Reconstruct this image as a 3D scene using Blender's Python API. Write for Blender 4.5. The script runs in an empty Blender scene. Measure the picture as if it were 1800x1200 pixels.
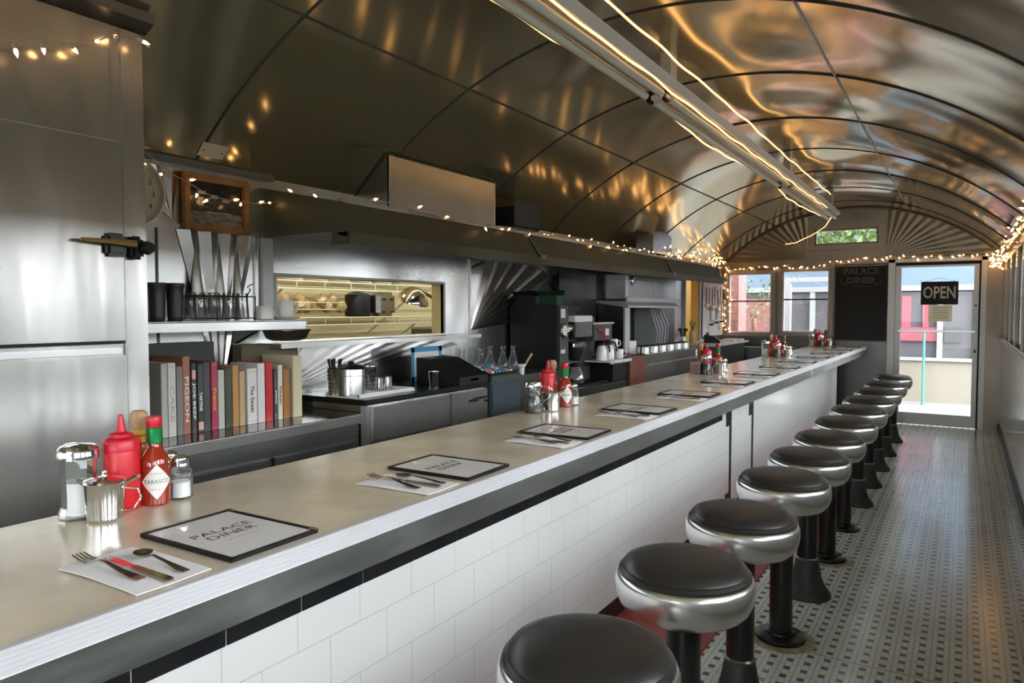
import bpy, bmesh, math, random
from mathutils import Vector, Matrix
random.seed(7)
PI=math.pi
SC=bpy.context.scene
COL=SC.collection
# ------------------------------------------------------------------ camera
F=1255.0; CH=1.55; PSI=math.radians(32.328); PIT=math.radians(2.509)
cam=bpy.data.cameras.new('camera'); camo=bpy.data.objects.new('camera',cam); COL.objects.link(camo)
cam.sensor_width=36; cam.lens=F/1800*36; cam.clip_start=.05; cam.clip_end=200
camo.location=(0,0,CH); camo.rotation_euler=(PI/2-PIT,0,PSI)
SC.camera=camo
SC.view_settings.view_transform='Standard'; SC.view_settings.look='None'
SC.view_settings.gamma=1; SC.view_settings.use_curve_mapping=False
SC.view_settings.exposure=.46
# ------------------------------------------------------------------ sky: overcast, brightest on the street side (+X)
W=bpy.data.worlds.new('sky'); SC.world=W; W.use_nodes=True
nt=W.node_tree; nt.nodes.clear()
o=nt.nodes.new('ShaderNodeOutputWorld'); bg=nt.nodes.new('ShaderNodeBackground')
tc=nt.nodes.new('ShaderNodeTexCoord'); sp=nt.nodes.new('ShaderNodeSeparateXYZ')
mr=nt.nodes.new('ShaderNodeMapRange'); mr.inputs[1].default_value=-.1; mr.inputs[2].default_value=.75
mr.inputs[3].default_value=2.1; mr.inputs[4].default_value=14
nt.links.new(tc.outputs['Generated'],sp.inputs[0]); nt.links.new(sp.outputs[0],mr.inputs[0])
nt.links.new(mr.outputs[0],bg.inputs[1]); bg.inputs[0].default_value=(.90,.95,1,1)
nt.links.new(bg.outputs[0],o.inputs[0])
# ------------------------------------------------------------------ ray helpers: where a line of sight of the survey photo meets a plane of the room
_fw=Vector((-math.sin(PSI)*math.cos(PIT),math.cos(PSI)*math.cos(PIT),-math.sin(PIT)))
_rt=Vector((math.cos(PSI),math.sin(PSI),0)); _up=_rt.cross(_fw)
def _ray(x,y): return _fw*F+_rt*(x-900)-_up*(y-600)
def ox(x,y,X):
    d=_ray(x,y); t=X/d.x; return d.y*t, CH+d.z*t
def oy(x,y,Y):
    d=_ray(x,y); t=Y/d.y; return d.x*t, CH+d.z*t
def oz(x,y,Z):
    d=_ray(x,y); t=(Z-CH)/d.z; return d.x*t, d.y*t
# ------------------------------------------------------------------ materials
def newmat(name):
    m=bpy.data.materials.new(name); m.use_nodes=True
    return m,m.node_tree,m.node_tree.nodes['Principled BSDF']
def _n(nt,t,**k):
    n=nt.nodes.new(t)
    for a,b in k.items(): setattr(n,a,b)
    return n
def mat(name,col,rough=.5,metal=0,emit=None,es=0,bump=0,bscale=20,stretch=(1,1,1),bdist=.01,var=0,vscale=4,coat=0,spec=.5,detail=2,rvar=0):
    m,nt,b=newmat(name)
    b.inputs['Base Color'].default_value=(*col,1); b.inputs['Roughness'].default_value=rough
    b.inputs['Metallic'].default_value=metal; b.inputs['Coat Weight'].default_value=coat
    b.inputs['Specular IOR Level'].default_value=spec
    if emit: b.inputs['Emission Color'].default_value=(*emit,1); b.inputs['Emission Strength'].default_value=es
    if bump or var or rvar:
        tc=_n(nt,'ShaderNodeTexCoord'); mp=_n(nt,'ShaderNodeMapping'); mp.inputs['Scale'].default_value=stretch
        nt.links.new(tc.outputs['Object'],mp.inputs[0])
    if bump:
        nz=_n(nt,'ShaderNodeTexNoise'); nz.inputs['Scale'].default_value=bscale; nz.inputs['Detail'].default_value=detail
        nt.links.new(mp.outputs[0],nz.inputs[0]); bp=_n(nt,'ShaderNodeBump'); bp.inputs['Strength'].default_value=bump; bp.inputs['Distance'].default_value=bdist
        nt.links.new(nz.outputs[0],bp.inputs['Height']); nt.links.new(bp.outputs[0],b.inputs['Normal'])
    if var:
        nz=_n(nt,'ShaderNodeTexNoise'); nz.inputs['Scale'].default_value=vscale; nz.inputs['Detail'].default_value=5
        nt.links.new(mp.outputs[0],nz.inputs[0]); cr=_n(nt,'ShaderNodeValToRGB')
        cr.color_ramp.elements[0].position=.35; cr.color_ramp.elements[1].position=.68
        cr.color_ramp.elements[0].color=(*[c*(1-var) for c in col],1); cr.color_ramp.elements[1].color=(*[min(1,c*(1+var)) for c in col],1)
        nt.links.new(nz.outputs[0],cr.inputs[0]); nt.links.new(cr.outputs[0],b.inputs['Base Color'])
    if rvar:
        nz=_n(nt,'ShaderNodeTexNoise'); nz.inputs['Scale'].default_value=vscale*1.7; nz.inputs['Detail'].default_value=4
        nt.links.new(mp.outputs[0],nz.inputs[0]); r=_n(nt,'ShaderNodeMapRange'); r.inputs[1].default_value=.3; r.inputs[2].default_value=.7
        r.inputs[3].default_value=max(.02,rough-rvar); r.inputs[4].default_value=rough+rvar
        nt.links.new(nz.outputs[0],r.inputs[0]); nt.links.new(r.outputs[0],b.inputs['Roughness'])
    return m
def glassmat(name,tint=(1,1,1),rough=.02,ior=1.5,body=0,bcol=(1,1,1)):
    m=bpy.data.materials.new(name); m.use_nodes=True; nt=m.node_tree; nt.nodes.clear()
    o=_n(nt,'ShaderNodeOutputMaterial'); mx=_n(nt,'ShaderNodeMixShader'); t=_n(nt,'ShaderNodeBsdfTransparent'); g=_n(nt,'ShaderNodeBsdfGlossy')
    fr=_n(nt,'ShaderNodeFresnel'); fr.inputs[0].default_value=ior; t.inputs[0].default_value=(*tint,1); g.inputs['Roughness'].default_value=rough
    nt.links.new(fr.outputs[0],mx.inputs[0]); nt.links.new(t.outputs[0],mx.inputs[1]); nt.links.new(g.outputs[0],mx.inputs[2])
    if body:
        d=_n(nt,'ShaderNodeBsdfDiffuse'); d.inputs[0].default_value=(*bcol,1); m2=_n(nt,'ShaderNodeMixShader'); m2.inputs[0].default_value=body
        nt.links.new(mx.outputs[0],m2.inputs[1]); nt.links.new(d.outputs[0],m2.inputs[2]); nt.links.new(m2.outputs[0],o.inputs[0])
    else: nt.links.new(mx.outputs[0],o.inputs[0])
    return m
M={}
M['steel']=mat('steel',(.66,.655,.64),.26,1,bump=.35,bscale=2.2,bdist=.03,detail=1)
M['fridge']=mat('fridge_steel',(.58,.565,.54),.27,1,bump=.8,bscale=1.5,stretch=(1,3,.55),bdist=.05,detail=1.5)
M['steel_dark']=mat('worn_steel',(.20,.205,.195),.33,1,bump=.3,bscale=3,bdist=.02)
M['steel_band']=mat('band_steel',(.52,.54,.53),.30,1,bump=.5,bscale=4,stretch=(1,.6,2),bdist=.02,var=.16,vscale=3)
M['hood']=mat('hood_steel',(.115,.115,.082),.45,.6,bump=.1,bscale=2,bdist=.02)
M['ceil']=mat('ceiling_panel',(.64,.585,.41),.14,.86,bump=1,bscale=1.0,stretch=(1.1,1.0,1),bdist=.10,detail=.6)
_nt=M['ceil'].node_tree; _bp=[n for n in _nt.nodes if n.type=='BUMP'][0]; _tc=[n for n in _nt.nodes if n.type=='TEX_COORD'][0]
_s=_n(_nt,'ShaderNodeSeparateXYZ'); _m=_n(_nt,'ShaderNodeMapRange'); _m.inputs[1].default_value=-2.3; _m.inputs[2].default_value=-1.0; _m.inputs[3].default_value=.12; _m.inputs[4].default_value=.95
_nt.links.new(_tc.outputs['Object'],_s.inputs[0]); _nt.links.new(_s.outputs[0],_m.inputs[0]); _nt.links.new(_m.outputs[0],_bp.inputs['Strength'])
M['alu']=mat('aluminium',(.80,.80,.80),.28,1)
M['alu_trim']=mat('aluminium_trim',(.60,.59,.60),.45,.35)
M['polish']=mat('spun_aluminium',(.86,.85,.84),.27,1,bump=.1,bscale=9,bdist=.01)
M['chrome']=mat('chrome',(.75,.75,.74),.1,1)
M['brass']=mat('brass',(.45,.33,.12),.35,1)
M['vinyl']=mat('black_vinyl',(.022,.020,.018),.38,0,bump=.12,bscale=7,bdist=.01)
M['black']=mat('black_plastic',(.010,.010,.010),.45,spec=.3)
M['blackgloss']=mat('black_enamel',(.012,.012,.012),.25,0,bump=.15,bscale=40,bdist=.004)
M['castiron']=mat('painted_cast_iron',(.03,.031,.03),.45,0,bump=.3,bscale=30,bdist=.004)
M['dark']=mat('dark_matt_grey',(.04,.04,.038),.6)  # even dark grey for seams, binder box, pot contents and recess plate
M['darkgrey']=mat('dark_grey',(.06,.06,.058),.5,spec=.4)
M['laminate']=mat('worn_laminate',(.62,.53,.395),.2,0,var=.13,vscale=4.5,bump=.05,bscale=60,bdist=.002)
M['napkin']=mat('paper_napkin',(.82,.80,.80),.9,bump=.3,bscale=40,bdist=.003)
M['paper']=mat('paper',(.74,.70,.67),.35,coat=.5)
M['white']=mat('white_enamel',(.78,.77,.74),.3)
M['china']=mat('white_china',(.76,.74,.70),.2)
M['wood']=mat('oak_frame',(.36,.17,.05),.45,var=.25,vscale=8,stretch=(8,1,1))
M['cork']=mat('wooden_cap',(.52,.33,.17),.6,var=.15,vscale=30)
M['red']=mat('red_plastic',(.62,.012,.02),.35)
M['redcap']=mat('red_cap',(.60,.01,.03),.35)
M['hotsauce']=mat('red_sauce',(.30,.028,.010),.12,coat=.8)
M['cholula']=mat('orange_sauce',(.5,.13,.03),.15,coat=.5)
M['yellow']=mat('yellow_label',(.75,.45,.04),.5)
M['greenfoil']=mat('green_foil',(.02,.30,.09),.28,.6)
M['green']=mat('green_print',(.03,.19,.08),.6)
M['label']=mat('paper_label',(.80,.76,.72),.6)
M['ink']=mat('black_ink',(.03,.03,.03),.6)
M['sugar']=mat('white_sugar',(.82,.81,.80),.9)
M['syrup']=mat('dark_syrup',(.02,.01,.006),.12,coat=.8)
M['glass']=glassmat('clear_glass',(.93,.95,.94),.02)
M['glassware']=glassmat('thick_glassware',(.93,.95,.94),.03,1.5,.05,(.75,.77,.77))
M['window']=glassmat('window_glass',(.97,.98,.98),.0,1.35)
M['kwall']=mat('cream_board_wall',(.68,.57,.30),.5)
M['ywall']=mat('yellow_paint',(.70,.50,.20),.6)
M['kwire']=mat('cream_wire',(.75,.68,.42),.4)
M['creamwood']=mat('painted_sill',(.34,.30,.26),.35,coat=.3)
M['doorframe']=mat('aluminium_door_frame',(.55,.54,.50),.35,.5)
M['blacktile']=mat('black_glazed_tile',(.012,.012,.014),.15)
M['redstep']=mat('red_painted_step',(.30,.045,.03),.45,var=.2,vscale=8)
M['chalk']=mat('chalkboard',(.012,.012,.012),.7)
M['chalkink']=mat('chalk_lettering',(.10,.11,.10),.9)
M['signwhite']=mat('sign_lettering',(.72,.72,.68),.5)
M['bluetape']=mat('blue_tape',(.03,.26,.50),.5)
M['coral']=mat('coral_box',(.75,.12,.08),.6)
M['brown']=mat('brown_wood',(.16,.055,.03),.4,var=.2,vscale=5)
M['bulb']=mat('warm_bulb',(1,.6,.3),.3,emit=(1,.52,.19),es=6)
M['rope']=mat('rope_bead',(1,.6,.3),.3,emit=(1,.58,.25),es=3.4)
M['ropetube']=glassmat('rope_sleeve',(1,.9,.75),.1,1.3)
M['wire']=mat('cream_cord',(.50,.42,.33),.5)
M['tube']=mat('fluorescent_tube',(.62,.63,.52),.25,coat=.4)
M['fixture']=mat('fixture_enamel',(.62,.58,.48),.35)
M['clockface']=mat('clock_face',(.60,.56,.40),.4,coat=.5)
# tiled materials --------------------------------------------------
def wall_tile():
    m,nt,b=newmat('white_wall_tile'); tc=_n(nt,'ShaderNodeTexCoord'); sp=_n(nt,'ShaderNodeSeparateXYZ'); cb=_n(nt,'ShaderNodeCombineXYZ')
    nt.links.new(tc.outputs['Object'],sp.inputs[0]); nt.links.new(sp.outputs[1],cb.inputs[0]); nt.links.new(sp.outputs[2],cb.inputs[1])
    mp=_n(nt,'ShaderNodeMapping'); mp.inputs['Location'].default_value=(.0,-.052,0); nt.links.new(cb.outputs[0],mp.inputs[0])
    br=_n(nt,'ShaderNodeTexBrick'); br.inputs['Scale'].default_value=1; br.inputs['Brick Width'].default_value=.2265; br.inputs['Row Height'].default_value=.151
    br.inputs['Mortar Size'].default_value=.0014; br.inputs['Mortar Smooth'].default_value=.3; br.inputs['Bias'].default_value=-1
    br.inputs['Color1'].default_value=(.63,.62,.60,1); br.inputs['Color2'].default_value=(.60,.595,.575,1); br.inputs['Mortar'].default_value=(.42,.41,.39,1)
    nt.links.new(mp.outputs[0],br.inputs[0]); nt.links.new(br.outputs[0],b.inputs['Base Color'])
    b.inputs['Roughness'].default_value=.12
    nz=_n(nt,'ShaderNodeTexNoise'); nz.inputs['Scale'].default_value=9; nt.links.new(tc.outputs['Object'],nz.inputs[0])
    a=_n(nt,'ShaderNodeMath',operation='SUBTRACT'); nt.links.new(nz.outputs[0],a.inputs[0]); nt.links.new(br.outputs['Fac'],a.inputs[1])
    bp=_n(nt,'ShaderNodeBump'); bp.inputs['Strength'].default_value=.25; bp.inputs['Distance'].default_value=.008; nt.links.new(a.outputs[0],bp.inputs['Height']); nt.links.new(bp.outputs[0],b.inputs['Normal'])
    return m
M['tile']=wall_tile()
def green_tile():
    m,nt,b=newmat('grey_green_wall_tile'); tc=_n(nt,'ShaderNodeTexCoord'); sp=_n(nt,'ShaderNodeSeparateXYZ'); cb=_n(nt,'ShaderNodeCombineXYZ')
    nt.links.new(tc.outputs['Object'],sp.inputs[0]); nt.links.new(sp.outputs[1],cb.inputs[0]); nt.links.new(sp.outputs[2],cb.inputs[1])
    br=_n(nt,'ShaderNodeTexBrick'); br.inputs['Scale'].default_value=1; br.inputs['Brick Width'].default_value=.226; br.inputs['Row Height'].default_value=.151
    br.inputs['Mortar Size'].default_value=.003; br.inputs['Color1'].default_value=(.46,.50,.45,1); br.inputs['Color2'].default_value=(.42,.46,.41,1); br.inputs['Mortar'].default_value=(.2,.21,.19,1)
    nt.links.new(cb.outputs[0],br.inputs[0]); nt.links.new(br.outputs[0],b.inputs['Base Color']); b.inputs['Roughness'].default_value=.12
    return m
M['gtile']=green_tile()
def floor_tile():
    m,nt,b=newmat('mosaic_floor'); tc=_n(nt,'ShaderNodeTexCoord'); sp=_n(nt,'ShaderNodeSeparateXYZ'); nt.links.new(tc.outputs['Object'],sp.inputs[0])
    def mth(op,a,bv=None,c=None):
        n=_n(nt,'ShaderNodeMath',operation=op)
        for i,v in enumerate((a,bv,c)):
            if v is None: continue
            if isinstance(v,(int,float)): n.inputs[i].default_value=v
            else: nt.links.new(v,n.inputs[i])
        return n.outputs[0]
    PX,PY=.0700,.0795
    fx=mth('FRACT',mth('ADD',mth('DIVIDE',sp.outputs[0],PX),100.30)); fy=mth('FRACT',mth('ADD',mth('DIVIDE',sp.outputs[1],PY),100.2))
    dx=mth('ABSOLUTE',mth('SUBTRACT',fx,.5)); dy=mth('ABSOLUTE',mth('SUBTRACT',fy,.5))
    dot=mth('MULTIPLY',mth('LESS_THAN',dx,.19),mth('LESS_THAN',dy,.18))
    g1=mth('GREATER_THAN',dx,.475)                     # long joint between columns
    side=mth('GREATER_THAN',dx,.19)
    g2=mth('MULTIPLY',side,mth('GREATER_THAN',dy,.475))  # joints beside the dots
    g3=mth('MULTIPLY',mth('SUBTRACT',1,side),mth('GREATER_THAN',mth('ABSOLUTE',mth('SUBTRACT',dy,.18)),9))
    g4=mth('LESS_THAN',mth('ABSOLUTE',mth('SUBTRACT',dx,.19)),.018)
    g5=mth('MULTIPLY',mth('SUBTRACT',1,side),mth('LESS_THAN',mth('ABSOLUTE',mth('SUBTRACT',dy,.2)),.018))
    gr=mth('MAXIMUM',mth('MAXIMUM',mth('MULTIPLY',g1,1.0),mth('MULTIPLY',g2,.7)),mth('MULTIPLY',mth('MAXIMUM',g4,g5),.55))
    nz=_n(nt,'ShaderNodeTexNoise'); nz.inputs['Scale'].default_value=2.5; nz.inputs['Detail'].default_value=6; nt.links.new(tc.outputs['Object'],nz.inputs[0])
    cr=_n(nt,'ShaderNodeValToRGB'); cr.color_ramp.elements[0].position=.35; cr.color_ramp.elements[1].position=.65
    cr.color_ramp.elements[0].color=(.62,.655,.60,1); cr.color_ramp.elements[1].color=(.74,.78,.71,1); nt.links.new(nz.outputs[0],cr.inputs[0])
    def mix(f,a,bb):
        n=_n(nt,'ShaderNodeMix',data_type='RGBA'); nt.links.new(f,n.inputs[0])
        nt.links.new(a,n.inputs[6]); n.inputs[7].default_value=(*bb,1); return n.outputs[2]
    c=mix(gr,cr.outputs[0],(.30,.30,.265)); c=mix(dot,c,(.14,.145,.12))
    # long cracks across the aisle
    ck=mth('FRACT',mth('ADD',mth('DIVIDE',mth('ADD',sp.outputs[1],mth('MULTIPLY',nz.outputs[0],.06)),1.27),50.3))
    ckm=mth('MULTIPLY',mth('LESS_THAN',ck,.004),.8)
    c=mix(ckm,c,(.05,.05,.045))
    nt.links.new(c,b.inputs['Base Color'])
    b.inputs['Roughness'].default_value=.19; b.inputs['Specular IOR Level'].default_value=.95
    h=mth('SUBTRACT',1,gr); bp=_n(nt,'ShaderNodeBump'); bp.inputs['Strength'].default_value=.12; bp.inputs['Distance'].default_value=.001
    nt.links.new(h,bp.inputs['Height']); nt.links.new(bp.outputs[0],b.inputs['Normal'])
    return m
M['floor']=floor_tile()
# ------------------------------------------------------------------ mesh builder
class MB:
    def __init__(s): s.bm=bmesh.new()
    def box(s,x0,x1,y0,y1,z0,z1,bev=0,mt=None):
        r=bmesh.ops.create_cube(s.bm,size=1); v=r['verts']
        bmesh.ops.scale(s.bm,vec=(abs(x1-x0),abs(y1-y0),abs(z1-z0)),verts=v)
        bmesh.ops.translate(s.bm,vec=((x0+x1)/2,(y0+y1)/2,(z0+z1)/2),verts=v)
        if bev:
            es=list({e for q in v for e in q.link_edges}); rr=bmesh.ops.bevel(s.bm,geom=es,offset=bev,segments=2,affect='EDGES')
            v=list({q for f in rr['faces'] for q in f.verts}|{q for q in v if q.is_valid})
        if mt is not None: bmesh.ops.transform(s.bm,matrix=mt,verts=v)
        return s
    def lathe(s,prof,c=(0,0,0),n=32,cap0=True,cap1=True,mt=None,sx=1,sy=1):
        rings=[];allv=[]
        for r,z in prof:
            ring=[s.bm.verts.new((c[0]+r*math.cos(2*PI*i/n)*sx,c[1]+r*math.sin(2*PI*i/n)*sy,c[2]+z)) for i in range(n)]
            rings.append(ring); allv+=ring
        for a,b in zip(rings,rings[1:]):
            for i in range(n): s.bm.faces.new((a[i],a[(i+1)%n],b[(i+1)%n],b[i]))
        if cap0: s.bm.faces.new(list(reversed(rings[0])))
        if cap1: s.bm.faces.new(rings[-1])
        if mt is not None: bmesh.ops.transform(s.bm,matrix=mt,verts=allv)
        return s
    def cyl(s,c,r,h,n=24,mt=None): return s.lathe([(r,0),(r,h)],c,n,mt=mt)
    def tube(s,pts,r,n=8,closed=False,caps=True):
        pts=[Vector(p) for p in pts]; N=len(pts); rings=[]; prev=None
        for i,p in enumerate(pts):
            if closed: t=(pts[(i+1)%N]-pts[(i-1)%N])
            else: t=(pts[min(i+1,N-1)]-pts[max(i-1,0)])
            t.normalize()
            if prev is None:
                a=Vector((0,0,1)) if abs(t.z)<.9 else Vector((1,0,0)); u=t.cross(a).normalized()
            else:
                u=(prev-t*prev.dot(t))
                u=u.normalized() if u.length>1e-6 else t.cross(Vector((0,0,1))).normalized()
            prev=u; w=t.cross(u); rr=r[i] if isinstance(r,(list,tuple)) else r
            rings.append([s.bm.verts.new(p+u*rr*math.cos(2*PI*k/n)+w*rr*math.sin(2*PI*k/n)) for k in range(n)])
        rng=list(zip(rings,rings[1:]))+([(rings[-1],rings[0])] if closed else [])
        for a,b in rng:
            for i in range(n): s.bm.faces.new((a[i],a[(i+1)%n],b[(i+1)%n],b[i]))
        if not closed and caps: s.bm.faces.new(list(reversed(rings[0]))); s.bm.faces.new(rings[-1])
        return s
    def prism(s,poly,ax,a,b):
        # polygon (2d) extruded along axis ax ('x','y','z') from a to b
        def P(u,v,w): return {'x':(w,u,v),'y':(u,w,v),'z':(u,v,w)}[ax]
        A=[s.bm.verts.new(P(u,v,a)) for u,v in poly]; B=[s.bm.verts.new(P(u,v,b)) for u,v in poly]
        n=len(poly)
        for i in range(n): s.bm.faces.new((A[i],A[(i+1)%n],B[(i+1)%n],B[i]))
        s.bm.faces.new(list(reversed(A))); s.bm.faces.new(B); return s
    def face(s,pts): s.bm.faces.new([s.bm.verts.new(p) for p in pts]); return s
    def grid(s,P,nu,nv):
        V=[[s.bm.verts.new(P(i/nu,j/nv)) for j in range(nv+1)] for i in range(nu+1)]
        for i in range(nu):
            for j in range(nv): s.bm.faces.new((V[i][j],V[i+1][j],V[i+1][j+1],V[i][j+1]))
        return s
    def sph(s,c,r,sx=1,sy=1,sz=1,n=12,mt=None):
        rr=bmesh.ops.create_uvsphere(s.bm,u_segments=n,v_segments=max(6,n//2),radius=r); v=rr['verts']
        bmesh.ops.scale(s.bm,vec=(sx,sy,sz),verts=v)
        if mt is not None: bmesh.ops.transform(s.bm,matrix=mt,verts=v)
        bmesh.ops.translate(s.bm,vec=c,verts=v); return s
    def build(s,name,m,parent=None,smooth=True,loc=None,ang=35):
        bmesh.ops.recalc_face_normals(s.bm,faces=s.bm.faces)
        me=bpy.data.meshes.new(name); 
        if smooth:
            for f in s.bm.faces: f.smooth=True
            for e in s.bm.edges:
                if len(e.link_faces)==2 and e.calc_face_angle(0)>math.radians(ang): e.smooth=False
        s.bm.to_mesh(me); s.bm.free()
        me.materials.append(M[m] if isinstance(m,str) else m)
        ob=bpy.data.objects.new(name,me); COL.objects.link(ob)
        if parent: ob.parent=parent
        if loc: ob.location=loc
        return ob
def empty(name,loc=(0,0,0),rz=0):
    o=bpy.data.objects.new(name,None); COL.objects.link(o); o.location=loc; o.rotation_euler=(0,0,rz); o.empty_display_size=.05; return o
def tag(o,label=None,cat=None,group=None,kind=None):
    if label: o['label']=label
    if cat: o['category']=cat
    if group: o['group']=group
    if kind: o['kind']=kind
    return o
def thing(name,label,cat,loc=(0,0,0),rz=0,group=None): return tag(empty(name,loc,rz),label,cat,group)
def struct(o): o['kind']='structure'; return o
def kids(o): return [c for c in bpy.data.objects if c.parent==o]
KC={}
def copy_tree(o,loc=None,rz=None,label=None,parent=None):
    c=o.copy(); COL.objects.link(c)
    if parent: c.parent=parent
    if loc is not None: c.location=loc
    if rz is not None: c.rotation_euler=(0,0,rz)
    if label: c['label']=label
    for ch in kids(o): copy_tree(ch,parent=c)
    return c
def text(body,size,m,parent,origin,right,up,name='lettering',align='CENTER',ext=.0006,sx=1,bold=0):
    cu=bpy.data.curves.new('txt','FONT'); cu.body=body; cu.size=size; cu.align_x=align; cu.align_y='CENTER'; cu.extrude=ext; cu.offset=bold; cu.resolution_u=2
    t=bpy.data.objects.new('txt',cu); COL.objects.link(t); bpy.context.view_layer.update()
    me=bpy.data.meshes.new_from_object(t); bpy.data.objects.remove(t)
    r=Vector(right).normalized(); u=Vector(up).normalized(); n=r.cross(u)
    mt=Matrix(((r.x*sx,u.x,n.x,origin[0]),(r.y*sx,u.y,n.y,origin[1]),(r.z*sx,u.z,n.z,origin[2]),(0,0,0,1)))
    me.transform(mt); me.name=name; me.materials.clear(); me.materials.append(M[m])
    ob=bpy.data.objects.new(name,me); COL.objects.link(ob)
    if parent: ob.parent=parent
    return ob
def R4(axis,a): return Matrix.Rotation(a,4,axis)
def T4(x,y,z): return Matrix.Translation((x,y,z))
ORD=['first','second','third','fourth','fifth','sixth','seventh','eighth','ninth','tenth','eleventh','twelfth','thirteenth']
# ================================================================== SETTING
XL,XR,YE,YB=-3.13,.405,11.0,-2.6
ACX,AR,AZ=-1.3625,2.49,.49
def az(x,off=0): return AZ+math.sqrt(max(0,(AR-off)**2-(x-ACX)**2))
SPR=az(XL)
b=MB(); b.box(XL-.1,XR+.1,YB-.1,YE+.1,-.1,0); struct(b.build('floor','floor',smooth=False))
# arched ceiling shell
def arc_pts(n=48,x0=XL,x1=XR,off=0):
    a0=math.asin((x0-ACX)/AR); a1=math.asin((x1-ACX)/AR)
    return [(ACX+(AR-off)*math.sin(a0+(a1-a0)*i/n),AZ+(AR-off)*math.cos(a0+(a1-a0)*i/n)) for i in range(n+1)]
ap=arc_pts()
b=MB()
outer=arc_pts(off=-.06)
loop=ap+outer[::-1]
va=[b.bm.verts.new((x,YB,z)) for x,z in loop]; vb=[b.bm.verts.new((x,YE,z)) for x,z in loop]; n=len(loop)
for i in range(n): b.bm.faces.new((va[i],va[(i+1)%n],vb[(i+1)%n],vb[i]))
m_=len(ap)
for i in range(m_-1):
    for v_ in (va,vb): b.bm.faces.new((v_[i],v_[i+1],v_[n-2-i],v_[n-1-i]))
struct(b.build('ceiling','ceil'))
k=0
yy=2.1-1.17*4
while yy<YE:
    b=MB(); pts=[(x,yy,z) for x,z in arc_pts(40,off=.003)]
    b.tube(pts,.0045,6); k+=1
    struct(b.build('trim_%d'%k,'dark')); yy+=1.17
for X in (-2.35,-.65):
    k+=1; b=MB(); b.tube([(X,YB,az(X,.003)),(X,YE,az(X,.003))],.005,6); struct(b.build('trim_%d'%k,'dark' if X<-1 else 'alu_trim'))
k+=1; b=MB(); pts=[(x,YE-.012,z) for x,z in arc_pts(40,off=.01)]; b.tube(pts,.014,6); struct(b.build('trim_%d'%k,'steel_dark'))
# left wall with pass-through and doorway
PT=(2.575,4.03,1.385,1.735); DW=(9.2,9.78,0,2.02)
b=MB(); 
def lw(y0,y1,z0,z1): b.box(XL-.1,XL,y0,y1,z0,z1)
lw(YB,PT[0],0,SPR+.05); lw(PT[0],PT[1],0,PT[2]); lw(PT[0],PT[1],PT[3],SPR+.05); lw(PT[1],DW[0],0,SPR+.05); lw(DW[0],DW[1],DW[3],SPR+.05); lw(DW[1],YE,0,SPR+.05)
struct(b.build('wall_left','steel',smooth=False))
# right wall: sill at 1.2, windows, head at 2.12
b=MB(); b.box(XR,XR+.1,YB,YE,0,1.2); struct(b.build('wall_right','gtile',smooth=False))
b=MB(); b.box(XR,XR+.1,YB,YE,2.12,SPR+.05); struct(b.build('wall_right_head','steel',smooth=False))
wins=[]; y=YB+.15; wi=0
SP=.98
while y+.8<YE:
    wins.append((y,y+.74)); y+=SP
prev=YB
b=MB()
for (a,c) in wins:
    b.box(XR,XR+.1,prev,a,1.2,2.12); prev=c
b.box(XR,XR+.1,prev,YE,1.2,2.12); struct(b.build('wall_right_piers','creamwood',smooth=False))
b=MB(); b.box(XR-.03,XR+.0,YB,YE,1.175,1.215,.004); struct(b.build('trim_%d'%(k+1),'creamwood'))
b=MB(); b.box(XR-.012,XR,YB,YE,0,.1,.003); struct(b.build('baseboard_right','darkgrey'))
k+=1
for i,(a,c) in enumerate(wins):
    w=struct(empty('window_%d'%(i+1),(XR+.05,(a+c)/2,1.2)))
    b=MB(); h=(c-a)/2
    b.box(-.02,.03,-h,-h+.035,0,.92); b.box(-.02,.03,h-.035,h,0,.92); b.box(-.02,.03,-h,h,0,.04); b.box(-.02,.03,-h,h,.88,.92); b.box(-.015,.02,-h,h,.44,.47)
    b.build('window_frame','doorframe',w,smooth=False)
    b=MB(); b.box(0,.004,-h+.03,h-.03,.03,.89); b.build('window_pane','window',w,smooth=False)
NW=len(wins)
# end wall
wl=[(-3.05,-2.415,1.215,2.10),(-2.262,-1.625,1.23,2.125)]
TR=(-1.83,-1.02,2.475,2.69); DR=(-.885,.235,0,2.235)
def cutwall(name,m,y0,y1,holes):
    xs=sorted({XL,XR,*[h[0] for h in holes],*[h[1] for h in holes]}); b=MB()
    for xa,xb in zip(xs,xs[1:]):
        hs=sorted([(h[2],h[3]) for h in holes if h[0]<=xa+1e-6 and h[1]>=xb-1e-6]); z=0
        for h0,h1 in hs:
            if h0>z: b.box(xa,xb,y0,y1,z,h0)
            z=h1
        # top follows the arch
        n=8
        for i in range(n):
            p=xa+(xb-xa)*i/n; q=xa+(xb-xa)*(i+1)/n
            b.prism([(p,z),(q,z),(q,az(q)+.03),(p,az(p)+.03)],'y',y0,y1)
    bmesh.ops.remove_doubles(b.bm,verts=b.bm.verts,dist=1e-5)
    return struct(b.build(name,m,smooth=False))
M['endwall']=mat('end_wall_enamel',(.24,.20,.155),.3,.8,bump=.3,bscale=3,bdist=.02)
cutwall('wall_end','endwall',YE,YE+.12,wl+[TR,DR])
cutwall('wall_back','steel',YB-.12,YB,[(-2.9,-2.0,1.2,2.1),(-1.8,-1.0,1.2,2.1),(-.7,.2,.1,2.1)])
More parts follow.
